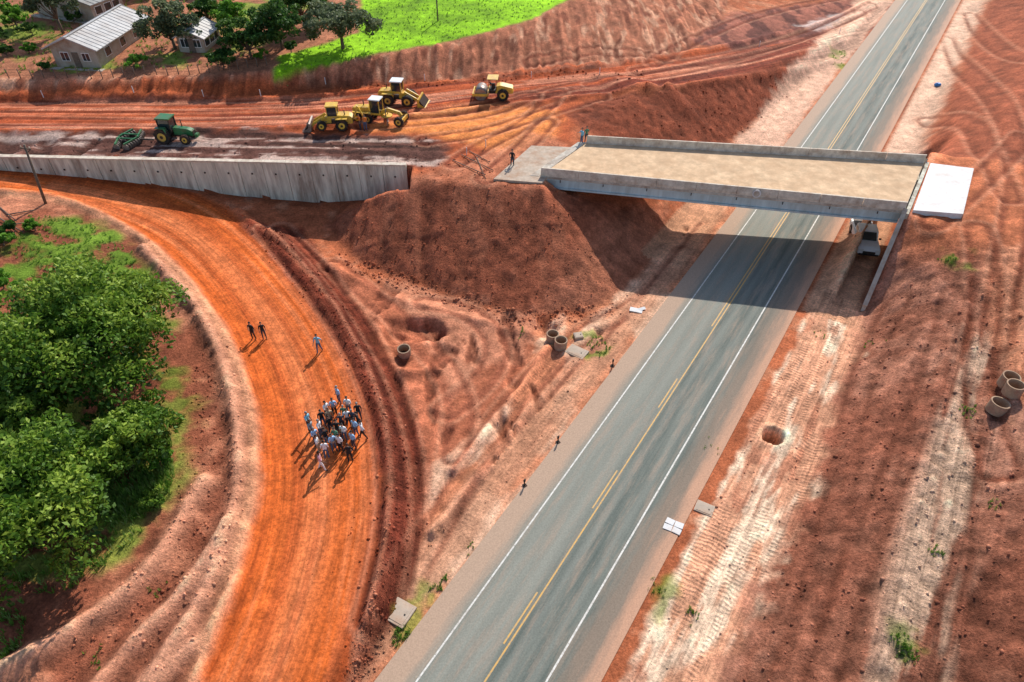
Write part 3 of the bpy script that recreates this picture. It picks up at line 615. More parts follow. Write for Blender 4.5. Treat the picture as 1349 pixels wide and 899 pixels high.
put(b,'disc_harrow',174,188,6.4,math.radians(-6),1.1)
def loader(hoe=False):
    b=B()
    for s in (-1,1):
        b.wheel((-1.2,s*.95,.72),.74,.5,'yel'); b.wheel((1.25,s*.95,.72),.74 if not hoe else .6,.5,'yel')
        b.prism([(.7,1.5),(.9,1.75),(2.3,1.0),(2.7,.5),(2.5,.4),(2.1,.75)],s*.5-.09,s*.5+.09,'yel',.02)
        b.cyl((.6,s*.42,1.0),(1.9,s*.42,1.0),.06,'steel')
    b.prism([(-2.5,.75),(-2.5,1.55),(-2.2,1.72),(-.7,1.8),(-.6,.7)],-.65,.65,'yel',.06); b.box((-2.52,0,1.15),(.06,.9,.55),'dkm'); b.box((0,0,.85),(3.2,.7,.4),'dkm')
    b.prism([(.1,.8),(.1,1.5),(.9,1.5),(1.3,1.1),(1.6,.75)],-.45,.45,'yel',.04)
    cabin(b,-.75,.45,.6,1.5,2.85,'yel','white' if not hoe else 'yel'); b.cyl((-1.6,.3,1.7),(-1.6,.3,2.3),.06,'dkm')
    b.prism([(2.5,.2),(2.55,1.1),(2.75,1.15),(2.85,.55),(3.55,.12),(3.5,.05),(2.7,.05)],-1.25,1.25,'yel' if not hoe else 'steel',.02)
    b.prism([(2.8,.62),(2.83,1.0),(3.45,.17)],-1.2,1.2,'pdark')
    for k in range(8): b.box((3.62,-1.1+k*.314,.07),(.22,.08,.05),'steel')
    for s in (-1,1): b.box((-1.2,s*.95,1.52),(1.4,.5,.07),'yel',bev=.02)
    if hoe:
        b.prism([(-2.4,.9),(-2.7,1.1),(-3.3,2.6),(-3.1,2.7)],-.14,.14,'yel'); b.prism([(-3.15,2.75),(-3.35,2.6),(-3.9,1.2),(-3.75,1.15)],-.12,.12,'yel'); b.prism([(-3.7,1.25),(-4.0,1.2),(-3.9,.6),(-3.45,.7)],-.3,.3,'steel')
    return b
put(loader(True),'backhoe_loader',440,169,6.4,math.radians(184),.95)
put(loader(),'wheel_loader',527,136,6.4,math.radians(-8),1.0)
b=B()
for s in (-1,1):
    b.wheel((-2.3,s*1.0,.65),.66,.42,'yel'); b.wheel((-.9,s*1.0,.65),.66,.42,'yel'); b.wheel((3.3,s*1.0,.65),.66,.36,'yel')
b.prism([(-3.1,.8),(-3.1,1.75),(-.9,1.95),(-.6,.8)],-.6,.6,'yel',.06); b.box((-3.12,0,1.3),(.05,.85,.6),'dkm')
cabin(b,-.6,.65,.62,1.1,2.95,'yel','white'); b.prism([(.5,.85),(.6,1.5),(1.6,1.95),(3.2,1.6),(3.5,1.2),(3.3,.9),(2.9,1.25),(1.7,1.5)],-.16,.16,'yel',.03)
b.box((3.3,0,.75),(.3,1.7,.25),'dkm'); b.box((1.3,0,.55),(.12,3.3,.6),'steel',(0,.25,.45)); b.cyl((1.3,0,.85),(1.3,0,.97),.75,'yel',None,24); b.cyl((1.3,.35,.9),(1.4,.3,1.9),.06,'steel'); b.cyl((1.3,-.35,.9),(1.4,-.3,1.9),.06,'steel')
b.cyl((-1.8,.2,1.9),(-1.8,.2,2.5),.07,'dkm'); b.box((-1.6,0,.7),(2.2,.5,.3),'dkm'); b.box((3.75,0,.8),(.2,2.2,.5),'yel',bev=.03)
for s in (-1,1): b.box((-1.6,s*1.0,1.42),(2.6,.42,.06),'yel')
put(b,'motor_grader',498,160,6.4,math.radians(-14),.92)
b=B()
for s in (-1,1): b.wheel((-1.3,s*.75,.68),.7,.45,'yel'); b.box((1.35,s*1.12,.75),(1.7,.12,.3),'yel',bev=.02)
b.cyl((1.35,-1.02,.72),(1.35,1.02,.72),.72,'steel',None,32); b.box((2.25,0,.75),(.14,2.3,.34),'yel'); b.box((.45,0,.85),(.14,2.3,.4),'yel'); b.box((0,0,.8),(.9,.5,.35),'dkm')
b.prism([(-2.5,.8),(-2.45,1.45),(-1.0,1.75),(-.5,1.6),(-.4,.75)],-.62,.62,'yel',.06); b.box((-.05,0,1.15),(.8,1.4,.12),'dkm'); b.box((-.1,0,1.5),(.45,.5,.5),'blk',bev=.04); b.cyl((.3,0,1.2),(.22,0,1.75),.04,'dkm'); b.cyl((.22,0,1.75),(.18,0,1.8),.2,'blk')
for x in (-.5,.35):
    for s in (-1,1): b.cyl((x,s*.65,1.2),(x,s*.65,2.45),.035,'dkm')
b.box((-.08,0,2.49),(1.3,1.6,.08),'yel',bev=.02)
put(b,'road_roller',649,129,6.4,math.radians(176),1.05)

# ------------------------------------------------------------------ pipes, slabs, posts
def ring(px,py,z,ro,h,tilt=0,rz=0,st=1):
    b=B(); x,y,_=P(px,py,z)
    for k in range(st): b.rings((0,0,k*(h+.02)),ro,ro-.09,h,'pipe')
    b.cyl((0,0,.05),(0,0,.08),ro-.1,'pdark')
    b.done('concrete_pipe_ring',(x,y,hz(x,y)-.05),rz,1,(tilt,0))
ring(728,447,0,.58,.9,0);ring(738,457,0,.58,1.0,.05,1); ring(533,466,.3,.58,.85,.1)
ring(1337,489,6.0,.62,1.0,.05);ring(1342,504,6.0,.62,1.0,-.05,1);ring(1327,517,6.0,.66,.9,.1,2)
def flat(name,px,py,z,sx,sy,h,m,rz=0,lid=True):
    b=B(); b.box((0,0,h/2),(sx,sy,h),m,bev=.02)
    if lid: b.box((0,0,h+.01),(sx*.8,sy*.8,.03),m,bev=.008); b.cyl((sx*.25,0,h+.02),(sx*.25,0,h+.05),.06,'dkm',None,8)
    x,y,_=P(px,py,z); return b.done(name,(x,y,hz(x,y)-.06 if abs((x-O[0])*e[0]+(y-O[1])*e[1])>6.2 else .02),rz)
flat('concrete_manhole_cover',760,464,0,1.8,1.3,.2,'slabg',-.6); flat('concrete_manhole_cover',928,670,0,1.3,1.0,.14,'slabg',-.5); flat('concrete_manhole_cover',527,808,0,1.5,1.6,.22,'slabg',-.5); flat('concrete_manhole_cover',762,443,0,.8,.8,.25,'slabg',.2)
b=B()
for i in (-1,1):
    for j in (-1,1): b.box((i*.32,j*.26,.03+.006*(i+j)),(.6,.48,.05),'whslab',(0,0,.05*i*j),bev=.01)
x,y,_=P(887,694,0); b.done('white_panel_stack',(x,y,.03),-.5)
b=B(); b.box((0,0,.05),(1.2,.6,.06),'whslab',(.05,.03,0),bev=.01); b.box((.5,.3,.1),(.7,.35,.03),'whslab',(.1,-.1,.6)); x,y,_=P(838,409,0); b.done('white_board',(x,y,hz(x,y)),-.3)
for px,py in ((691,640),(735,583),(807,482)):
    b=B(); b.cyl((0,0,0),(0,0,.75),.05,'dkm',None,10); b.box((0,0,.58),(.2,.05,.3),'dkm',bev=.01); b.box((0,0,.02),(.3,.3,.04),'blk'); x,y,_=P(px,py,0); b.done('delineator_post',(x,y,max(.02,hz(x,y))),.6)
b=B(); b.box((0,0,.2),(.9,.6,.4),'blue',bev=.08); b.cyl((-.2,0,.4),(-.2,0,.5),.15,'blue'); x,y,_=P(1245,88,3); b.done('blue_water_tank',(x,y,hz(x,y)),.3)
b=B()
for px,py in [(345,132),(60,134),(180,132),(430,116),(560,110),(700,103),(790,96),(1110,30),(1000,62),(270,133),(615,205),(640,195)]:
    x,y,_=P(px,py,6.3 if px<900 else 3); z=hz(x,y); b.box((x,y,z+.4),(.08,.08,.9),'whslab')
b.done('survey_stakes')
b=B()
for a,c_ in (((608,205),(650,226)),((618,200),(645,215)),((596,212),(640,232)),((628,208),(640,238))):
    p=P(*a,6.4);q=P(*c_,6.4); b.cyl((p[0],p[1],hz(p[0],p[1])+.12),(q[0],q[1],hz(q[0],q[1])+.12),.05,'wood',.04,8)
for a,c_ in (((0,275),(22,292)),((5,300),(40,290)),((0,290),(30,305)),((10,285),(45,275))):
    p=P(*a,4.9);q=P(*c_,4.9); b.cyl((p[0],p[1],hz(p[0],p[1])+.15),(q[0],q[1],hz(q[0],q[1])+.2),.07,'wood',.05,8)
b.done('timber_poles')
b=B(); b.cyl((0,0,-.4),(0,0,6.6),.15,'wood',.1,12); b.box((0,0,6.2),(1.0,.1,.12),'wood')
for s in (-.4,.4): b.cyl((s,0,6.26),(s,0,6.42),.05,'cap',None,8)
b.cyl((.1,0,5.8),(.45,0,6.15),.03,'dkm',None,8)
x,y,_=P(60,268,4.5); b.done('utility_pole',(x,y,hz(x,y)),.5).rotation_euler=(0,.12,0)
# ------------------------------------------------------------------ houses
def house(name,x0,x1,y0,y1,z,hw,rise,roof,over=.5,rz=0,door=True,wall='house'):
    b=B(); W_=(x1-x0);L_=(y1-y0); w=W_/2;l=L_/2
    b.box((0,0,hw/2-.3),(W_,L_,hw+.6),wall)
    for sy in (-1,1): b.hexa([(-w,sy*l-.001*sy,hw),(w,sy*l-.001*sy,hw),(0,sy*l-.001*sy,hw+rise)],[(-w,sy*(l-.2),hw),(w,sy*(l-.2),hw),(0,sy*(l-.2),hw+rise)],wall)
    o=over; k=rise/w
    for s in (-1,1):
        q=[(s*(w+o),-l-o,hw-o*k),(s*(w+o),l+o,hw-o*k),(0,l+o,hw+rise),(0,-l-o,hw+rise)]
        b.hexa([(x,y,zz+.02) for x,y,zz in q],[(x,y,zz+.12) for x,y,zz in q],roof)
        n=int((L_+2*o)/.8)
        for i in range(n+1):
            yy=-l-o+.05+i*(L_+2*o-.1)/n; q=[(s*(w+o),yy-.03,hw-o*k+.121),(s*(w+o),yy+.03,hw-o*k+.121),(0,yy+.03,hw+rise+.121),(0,yy-.03,hw+rise+.121)]
            b.hexa(q,[(x,y,zz+.05) for x,y,zz in q],roof)
    b.box((0,0,hw+rise+.17),(.35,L_+2*o,.08),roof)
    def win(cx,cy,cz,ww,hh,face):
        if face=='y': b.box((cx,cy,cz),(ww+.16,.08,hh+.16),'white'); b.box((cx,cy-.045,cz),(ww,.03,hh),'glass'); b.box((cx,cy-.065,cz),(.05,.02,hh),'white')
        else: b.box((cx,cy,cz),(.08,ww+.16,hh+.16),'white'); b.box((cx+.045*(1 if cx>0 else -1),cy,cz),(.03,ww,hh),'glass')
    win(-w*.45,-l-.02,1.45,1.0,1.0,'y'); win(w*.5,-l-.02,1.45,.9,.9,'y')
    for yy in (-l*.6,0,l*.55): win(w+.02,yy,1.45,1.2,1.0,'x'); win(-w-.02,yy,1.45,1.2,1.0,'x')
    if door: b.box((w*.02,-l-.03,1.0),(.85,.08,2.0),'wood'); b.box((w*.02+.3,-l-.08,1.0),(.05,.05,.1),'steel')
    b.box((0,-l-.5,-.05),(W_+1.2,.9,.3),'conc')
    return b.done(name,((x0+x1)/2,(y0+y1)/2,z),rz)
house('house',-58.6,-52.6,91.5,104,8.3,2.7,1.2,'roofw',.7,-.1)
house('garden_shed',-44.4,-40.8,96,101,8.5,2.2,.8,'roofw',.4,-.1)
house('farm_building',-75,-57,120,127,9.2,3.0,1.6,'roofg',.6,.15,False)
house('tile_roof_house',-52,-44,123,132,9.3,2.8,1.7,'rooft',.6,-.1)
house('farm_building',-71,-60,110,116,8.8,2.5,1.2,'roofg',.5,-.35)
def fence(name,pp,z,n,h=1.2):
    b=B(); q=[P(a[0],a[1],z) for a in pp]; prev=None
    for i in range(len(q)-1):
        for k in range(n):
            t_=k/n; x=q[i][0]*(1-t_)+q[i+1][0]*t_; y=q[i][1]*(1-t_)+q[i+1][1]*t_; zz=hz(x,y); b.cyl((x,y,zz-.2),(x,y,zz+h),.06,'wood',.05,7)
            if prev:
                for hh in (.4,.75,1.1): b.cyl((prev[0],prev[1],prev[2]+hh*h/1.2),(x,y,zz+hh*h/1.2),.012,'dkm',None,4)
            prev=(x,y,zz)
    b.done(name)
fence('wire_fence',[(-20,101),(120,102),(250,98),(365,88)],8.4,9)
b=B(); x,y,_=P(577,28,9.3); b.cyl((x,y,hz(x,y)-.3),(x,y,hz(x,y)+4.0),.11,'wood',.09,9); b.box((x,y,hz(x,y)+3.7),(.9,.08,.1),'wood'); b.done('utility_pole')
# ------------------------------------------------------------------ foliage
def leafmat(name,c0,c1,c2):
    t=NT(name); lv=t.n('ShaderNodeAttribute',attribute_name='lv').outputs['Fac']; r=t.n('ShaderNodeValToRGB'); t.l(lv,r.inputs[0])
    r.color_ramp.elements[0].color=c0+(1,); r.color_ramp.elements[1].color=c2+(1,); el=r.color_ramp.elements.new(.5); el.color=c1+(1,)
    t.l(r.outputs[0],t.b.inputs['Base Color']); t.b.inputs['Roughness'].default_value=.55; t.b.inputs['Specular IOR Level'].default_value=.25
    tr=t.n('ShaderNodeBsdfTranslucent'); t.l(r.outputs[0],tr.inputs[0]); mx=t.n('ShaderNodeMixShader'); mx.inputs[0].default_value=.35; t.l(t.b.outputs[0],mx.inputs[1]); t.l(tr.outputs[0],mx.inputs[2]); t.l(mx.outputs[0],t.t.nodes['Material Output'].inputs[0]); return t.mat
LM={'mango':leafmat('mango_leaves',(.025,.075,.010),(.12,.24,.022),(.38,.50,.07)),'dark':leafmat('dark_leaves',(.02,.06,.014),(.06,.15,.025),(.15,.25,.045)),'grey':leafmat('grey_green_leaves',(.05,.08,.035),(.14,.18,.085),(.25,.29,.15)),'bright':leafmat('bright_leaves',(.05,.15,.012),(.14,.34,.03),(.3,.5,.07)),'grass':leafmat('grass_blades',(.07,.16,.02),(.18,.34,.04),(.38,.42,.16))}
def quads(cen,size,lv,up=.5,asp=.5):
    n=len(cen); r=RNG.randn(n,3); r[:,2]+=up*1.5; nn=r/np.linalg.norm(r,axis=1)[:,None]
    a=RNG.randn(n,3); t1=np.cross(nn,a); t1/=np.linalg.norm(t1,axis=1)[:,None]; t2=np.cross(nn,t1)
    s=size[:,None]; V=np.stack([cen-t1*s,cen-t2*s*asp+nn*s*.12,cen+t1*s-nn*s*.15,cen+t2*s*asp+nn*s*.12],1).reshape(-1,3)
    return V,np.arange(n*4).reshape(n,4),np.repeat(lv,4)
def tree(name,x,y,z0,rx,ry,rz_,zc,m,nclump,per,ls,seed,trunk=.3):
    rr=np.random.RandomState(seed); cs=[]
    for i in range(nclump):
        v=rr.randn(3); v/=np.linalg.norm(v); v[2]=v[2] if v[2]>-.45 else -v[2]*.5
        k=rr.uniform(.55,1.0) if i%4 else rr.uniform(.1,.5)
        cs.append((x+v[0]*rx*k,y+v[1]*ry*k,zc+v[2]*rz_*k,rr.uniform(.11,.28)*min(rx,ry)))
    cen=[];lv=[];sz=[]
    for (cx,cy,cz,cr) in cs:
        n=int(per*(cr/(.20*min(rx,ry)))**2); v=rr.randn(n,3); v/=np.linalg.norm(v,axis=1)[:,None]; v[:,2]=np.where((v[:,2]<-.3)&(rr.rand(n)<.7),-v[:,2],v[:,2])
        rad=cr*(1-.35*rr.rand(n)**2)*(1+.25*np.sin(v[:,0]*5+cx)*np.sin(v[:,1]*6+cy)); pz=v*rad[:,None]*np.array([1.1,1.1,.75])
        cen.append(pz+np.array([cx,cy,cz])); b0=rr.uniform(-.22,.22); lv.append(np.clip(.30+b0+.36*v[:,2]+.14*rr.randn(n)+.14*(cz-zc)/rz_,0,1)); sz.append(ls*rr.uniform(.5,1.3,n))  # leaf tone lightened on clump tops and higher up, painting in sunlit crowns
    cen=np.concatenate(cen);lv=np.concatenate(lv);sz=np.concatenate(sz)
    V,F_,l4=quads(cen,sz,lv)
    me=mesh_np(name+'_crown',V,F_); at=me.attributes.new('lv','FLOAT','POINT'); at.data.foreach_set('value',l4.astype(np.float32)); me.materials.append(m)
    b=B(); fork=Vector((x,y,z0+(zc-z0)*.45)); b.cyl((x,y,z0-.5),fork,trunk,'bark',trunk*.7,10)
    for (cx,cy,cz,cr) in cs[::max(1,nclump//14)]:
        mid_=fork.lerp(Vector((cx,cy,cz)),.5)+Vector((rr.uniform(-.3,.3),rr.uniform(-.3,.3),-.2)); b.cyl(fork,mid_,trunk*.45,'bark',trunk*.28,7); b.cyl(mid_,(cx,cy,cz),trunk*.28,'bark',trunk*.08,6)
    root=bpy.data.objects.new(name,None); COL.objects.link(root); root.location=(x,y,z0)
    tk=b.done('trunk'); cr_=bpy.data.objects.new('crown',me); COL.objects.link(cr_)
    for o in (tk,cr_): o.parent=root; o.matrix_parent_inverse=Matrix.Translation((-x,-y,-z0))
def tpx(name,px,py,z,rx,ry,rz_,m,nc,per,ls,seed,trunk=.3):
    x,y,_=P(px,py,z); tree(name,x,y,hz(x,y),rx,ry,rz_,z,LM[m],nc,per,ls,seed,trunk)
tpx('mango_tree',108,440,7,7.0,6.8,4.0,'mango',150,230,.21,1,.45)
tpx('mango_tree',15,665,6,6.0,5.4,3.9,'mango',125,230,.20,2,.4)
tpx('mango_tree',160,585,4.6,3.5,4.4,2.8,'mango',65,200,.19,3,.3)
tpx('mango_tree',10,560,5,4.5,4,3,'mango',45,200,.21,4,.3)
tpx('broadleaf_tree',222,36,11.6,4.0,3.4,3.0,'grey',56,110,.24,5,.25)
tpx('broadleaf_tree',447,32,12.2,5.0,4.0,2.9,'grey',64,110,.24,6,.28)
tpx('broadleaf_tree',366,34,12,4.6,3.8,3.1,'dark',56,110,.24,7,.25)
tpx('broadleaf_tree',325,52,11.2,3.6,3.0,2.7,'dark',40,110,.24,8,.2)
tpx('broadleaf_tree',300,20,11.8,2.8,2.6,2.5,'bright',34,100,.23,9,.2)
tpx('broadleaf_tree',292,78,9.8,2.1,1.8,1.7,'dark',24,100,.2,10,.12)
tpx('broadleaf_tree',66,2,13,3.6,3.2,3.2,'grey',38,110,.24,12,.22)
tpx('broadleaf_tree',15,18,10.8,2.2,2.0,1.9,'bright',22,100,.22,13,.15)
tpx('broadleaf_tree',395,4,12.4,4,3.6,2.8,'dark',38,110,.24,15,.2)
tpx('broadleaf_tree',270,12,12,2.6,2.4,2.3,'dark',26,110,.23,16,.2)
def bush(px,py,z,r,m,seed):
    x,y,_=P(px,py,z); tree('bush',x,y,hz(x,y),r,r,r*.7,hz(x,y)+r*.6,LM[m],12,90,.17,seed,.08)
for i,(px,py,r,m) in enumerate([(178,92,1.6,'bright'),(45,50,1.5,'dark'),(20,40,1.4,'bright'),(40,72,1.1,'bright'),(100,35,1.3,'dark'),(20,310,1.3,'dark'),(45,300,.9,'bright'),(385,75,1.5,'dark'),(10,75,1.2,'dark'),(0,55,1.4,'dark'),(345,82,1.0,'bright'),(60,92,.9,'dark'),(5,322,1.2,'bright'),(215,610,1.0,'bright'),(205,660,.9,'mango'),(0,370,1.4,'bright')]):
    bush(px,py,8.4 if py<200 else (4.8 if py<400 else 2.2),r,m,40+i)
def scat(pp,z,n):
    q=[P(a[0],a[1],z) for a in pp]; xs_=[p[0] for p in q]; ys_=[p[1] for p in q]; out=[]
    while len(out)<n:
        x=random.uniform(min(xs_),max(xs_)); y=random.uniform(min(ys_),max(ys_)); ins=False
        for i in range(len(q)):
            a=q[i];c_=q[(i+1)%len(q)]
            if (a[1]>y)!=(c_[1]>y) and x<(c_[0]-a[0])*(y-a[1])/(c_[1]-a[1])+a[0]: ins=not ins
        if ins: out.append((x,y))
    return out
tu=[]
tu+=[(p,.16) for p in scat([(20,345),(40,292),(110,288),(170,322),(205,380),(120,385)],4,420)]
tu+=[(p,.38) for p in scat([(180,560),(225,580),(230,640),(200,680),(150,690),(120,640)],2,420)]
tu+=[(p,.3) for p in scat([(20,620),(150,600),(190,700),(110,770),(20,790)],2,350)]
tu+=[(p,.25) for p in scat([(0,800),(30,790),(40,840),(0,880)],2,50)]
tu+=[(p,.14) for p in scat([(370,92),(480,73),(600,52),(700,25),(750,-5),(480,-30),(478,30),(380,75)],9.2,900)]
tu+=[(p,.25) for p in scat([(-20,95),(300,85),(360,60),(300,0),(-20,0)],8.7,900)]
for pp,n in (([(510,850),(530,815),(545,835),(520,855)],45),([(560,780),(590,755),(585,780)],20),([(770,450),(790,440),(808,462),(790,470)],40),([(1095,72),(1115,66),(1112,88),(1098,88)],30)): tu+=[(p,.13) for p in scat(pp,0,n)]
for px,py,z,n in ((1190,865,2.6,40),(1180,850,2.6,20),(1255,335,6,20),(865,775,0,12),(1290,520,5.4,20),(1230,730,3,15),(910,810,0,15),(210,780,1.5,10),(125,870,1.5,12),(940,590,0,6),(1080,440,0,5),(1150,450,1,8),(1320,650,5,10),(620,720,0,5),(690,440,0,8)):
    x,y,_=P(px,py,z); tu+=[((x+random.gauss(0,.32),y+random.gauss(0,.32)),.11) for _ in range(n)]
V=[];lvv=[]
for (x,y),s in tu:
    z=hz(x,y); h0=random.uniform(.2,.8)
    for k in range(9):
        a=random.uniform(0,6.28); r=random.uniform(.02,s*.5); hh=s*random.uniform(.6,1.6); bx,by=x+math.cos(a)*r,y+math.sin(a)*r; ln_=random.uniform(.2,.7)*s; w=.025+.05*s; ca_,sa=math.cos(a),math.sin(a)
        V+=[(bx-sa*w,by+ca_*w,z-.03),(bx+sa*w,by-ca_*w,z-.03),(bx+ca_*ln_+sa*w*.3,by+sa*ln_-ca_*w*.3,z+hh),(bx+ca_*ln_-sa*w*.3,by+sa*ln_+ca_*w*.3,z+hh)]; lvv+=[min(1,max(0,h0+random.gauss(0,.1)))]*4
me=mesh_np('grass_tufts',np.array(V),np.arange(len(V)).reshape(-1,4)); at=me.attributes.new('lv','FLOAT','POINT'); at.data.foreach_set('value',np.array(lvv,dtype=np.float32)); obj('grass_tufts',me,[LM['grass']])
# ------------------------------------------------------------------ clods
bm=bmesh.new(); bmesh.ops.create_icosphere(bm,subdivisions=1,radius=1); iv=np.array([v.co[:] for v in bm.verts]); it=np.array([[v.index for v in f.verts] for f in bm.faces]); bm.free()
cl=[]
def cs_(pp,z,n,s0,s1):
    for p in scat(pp,z,n): cl.append((p[0],p[1],s0+(s1-s0)*random.random()**4))
cs_([(440,300),(560,372),(690,415),(800,402),(880,320),(760,300),(716,260),(530,250)],2,1200,.03,.13)
cs_([(440,340),(560,375),(690,412),(800,400),(810,415),(690,432),(560,395),(470,370)],.1,800,.03,.18)
for dd_,n_ in ((b1,900),(b2,900),(lb,300)):
    for i in range(n_):
        a=random.choice(dd_[:-1]); cl.append((a[0]+random.gauss(0,.6),a[1]+random.gauss(0,.9),.03+.10*random.random()**4))
for i in range(3500):
    s=random.uniform(-5,50); l=random.uniform(12.5,34); x,y,_=HW(l,s); cl.append((x,y,.025+.12*random.random()**4))
for i in range(500):
    s=random.uniform(-5,48); l=random.uniform(7,12); x,y,_=HW(l,s); cl.append((x,y,.02+.08*random.random()**4))
for i in range(400):
    s=random.uniform(-2,48); l=random.uniform(-14,-6.5); x,y,_=HW(l,s); cl.append((x,y,.02+.08*random.random()**4))
cs_([(255,480),(310,520),(320,640),(300,740),(180,880),(60,899),(150,780),(230,690)],1.7,1000,.025,.12)
cs_([(780,140),(950,110),(1080,75),(1000,140),(940,200),(800,180)],3,600,.04,.16)
cs_([(400,118),(620,106),(850,84),(850,92),(620,112),(400,124)],6.4,300,.05,.18)
cs_([(0,180),(580,182),(560,215),(0,203)],6.4,300,.04,.14)
n=len(cl); rr=RNG; ccol=np.zeros((n,12,4)); ccol[...,3]=1
for i,(x,y,s) in enumerate(cl):
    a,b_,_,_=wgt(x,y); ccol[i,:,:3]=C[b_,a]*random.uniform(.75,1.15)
cen=np.array([(x,y,hz(x,y)+s*.15) for x,y,s in cl]); s=np.array([c_[2] for c_ in cl])
V=iv[None]*s[:,None,None]*rr.uniform(.6,1.3,(n,1,3))*(1+.3*rr.randn(n,12,1).clip(-1,1))+cen[:,None,:]
me=mesh_np('dirt_clods',V.reshape(-1,3),(it[None]+12*np.arange(n)[:,None,None]).reshape(-1,3),3); colattr(me,'Col',ccol); obj('dirt_clods',me,[CLOD])
# ------------------------------------------------------------------ people
SK=[mat('skin_tone',(.42,.23,.15),.6,.05,5),mat('skin_tone_dark',(.19,.095,.055),.6,.05,5)]
HR=[mat('black_hair',(.02,.015,.012),.6,.1,9),mat('grey_hair',(.3,.28,.26),.6,.1,9),mat('brown_hair',(.08,.045,.025),.6,.1,9)]
cl_={'w':(.80,.80,.80),'lb':(.34,.54,.76),'b':(.05,.14,.35),'k':(.02,.02,.022),'g':(.30,.32,.33),'dk':(.05,.06,.08),'pk':(.7,.35,.38),'o':(.8,.22,.04),'gn':(.08,.2,.12),'tn':(.42,.31,.2),'cy':(.2,.5,.65),'jean':(.08,.13,.22)}
CL={k:mat('cloth_'+k,c_,.85,.12,8) for k,c_ in cl_.items()}; SH=mat('shoe_leather',(.04,.03,.025),.6,.1,8)
def person_mesh(pose,fem=False):
    J={'pel':(0,0,.97),'spi':(0,0,1.13),'che':(0,.01,1.33),'nek':(0,.0,1.50),'hb':(0,.015,1.60)}
    Rr={'pel':(.155,.115),'spi':(.135,.10),'che':(.165,.115),'nek':(.058,.058),'hb':(.055,.06)}
    if fem: Rr['che']=(.145,.11); Rr['spi']=(.115,.09)
    sh=.185 if not fem else .165; arms={}
    A_={'stand':(((.24,-.02,1.14),(.25,.06,.90)),((.24,-.02,1.14),(.25,.06,.90))),
        'hips':(((.34,-.06,1.18),(.20,.07,1.02)),((.24,-.02,1.14),(.25,.06,.90))),
        'cross':(((.24,.04,1.15),(.04,.22,1.17)),((.24,.04,1.13),(.02,.20,1.12))),
        'walk':(((.23,.14,1.16),(.22,.32,1.0)),((.24,-.16,1.16),(.24,-.20,.93))),
        'point':(((.26,.14,1.22),(.20,.38,1.32)),((.24,-.02,1.14),(.25,.06,.90)))}[pose]
    for sd,nm,(el,wr) in ((1,'R',A_[0]),(-1,'L',A_[1])):
        J['s'+nm]=(sd*sh,0,1.425);J['e'+nm]=(sd*el[0],el[1],el[2]);J['w'+nm]=(sd*wr[0],wr[1],wr[2])
        dv=(Vector(wr)-Vector(el)).normalized(); pe=Vector(wr)+dv*.09; J['p'+nm]=(sd*pe.x,pe.y,pe.z); arms[nm]=(sd,Vector(J['w'+nm]),Vector(J['p'+nm]))
        Rr['s'+nm]=(.068,.068);Rr['e'+nm]=(.043,.043);Rr['w'+nm]=(.028,.028);Rr['p'+nm]=(.042,.022)
        st_=.16*sd if pose=='walk' else (.03*sd if pose=='hips' else 0); hx=.095; fx=.115 if pose!='walk' else .09
        J['h'+nm]=(sd*hx,0,.90);J['k'+nm]=(sd*fx,st_*.7+.02,.50);J['a'+nm]=(sd*(fx+.01),st_*1.5-.03,.09);J['t'+nm]=(sd*(fx+.04),st_*1.5+.14,.045)
        Rr['h'+nm]=(.093,.093);Rr['k'+nm]=(.062,.064);Rr['a'+nm]=(.042,.048);Rr['t'+nm]=(.042,.035)
    bones=[('pel','spi',1),('spi','che',1),('che','nek',1),('nek','hb',0)]
    for nm in 'RL': bones+=[('che','s'+nm,1),('s'+nm,'e'+nm,1),('e'+nm,'w'+nm,0),('w'+nm,'p'+nm,0),('pel','h'+nm,2),('h'+nm,'k'+nm,2),('k'+nm,'a'+nm,2),('a'+nm,'t'+nm,4)]
    names=list(J); me=bpy.data.meshes.new('sk'); me.from_pydata([J[k] for k in names],[(names.index(a),names.index(c_)) for a,c_,_ in bones],[])
    o=bpy.data.objects.new('sk',me); COL.objects.link(o); md=o.modifiers.new('s','SKIN'); md.use_smooth_shade=True
    for i,k in enumerate(names): me.skin_vertices[0].data[i].radius=Rr[k]; me.skin_vertices[0].data[i].use_root=(k=='pel')
    ss=o.modifiers.new('ss','SUBSURF'); ss.levels=1
    dg=bpy.context.evaluated_depsgraph_get(); m2=bpy.data.meshes.new_from_object(o.evaluated_get(dg)); bpy.data.objects.remove(o)
    bm=bmesh.new(); bm.from_mesh(m2); bpy.data.meshes.remove(m2)
    for f in bm.faces:
        c_=f.calc_center_median(); best=1e9
        for a,q,lab in bones:
            A0=Vector(J[a]);A1=Vector(J[q]); t_=max(0,min(1,(c_-A0).dot(A1-A0)/(A1-A0).length_squared)); r_=Rr[a][0]*(1-t_)+Rr[q][0]*t_
            dd=(c_-A0.lerp(A1,t_)).length-r_
            if dd<best: best=dd; L=lab
        if L==1 and c_.z<1.0 and abs(c_.x)<.2: L=2
        if L==2 and c_.z>.99: L=1
        f.material_index=L; f.smooth=True
    def prim(fn,mi_,mx,post=None):
        b2=bmesh.new(); fn(b2)
        if post: post(b2)
        bmesh.ops.transform(b2,matrix=mx,verts=b2.verts)
        for f in b2.faces: f.material_index=mi_; f.smooth=True
        tmp=bpy.data.meshes.new('t'); b2.to_mesh(tmp); b2.free(); bm.from_mesh(tmp); bpy.data.meshes.remove(tmp)
    hc=Vector((0,.025,1.69)); sp=lambda b2: bmesh.ops.create_uvsphere(b2,u_segments=16,v_segments=12,radius=1)
    S=lambda x,y,z: Matrix.Diagonal((x,y,z,1))
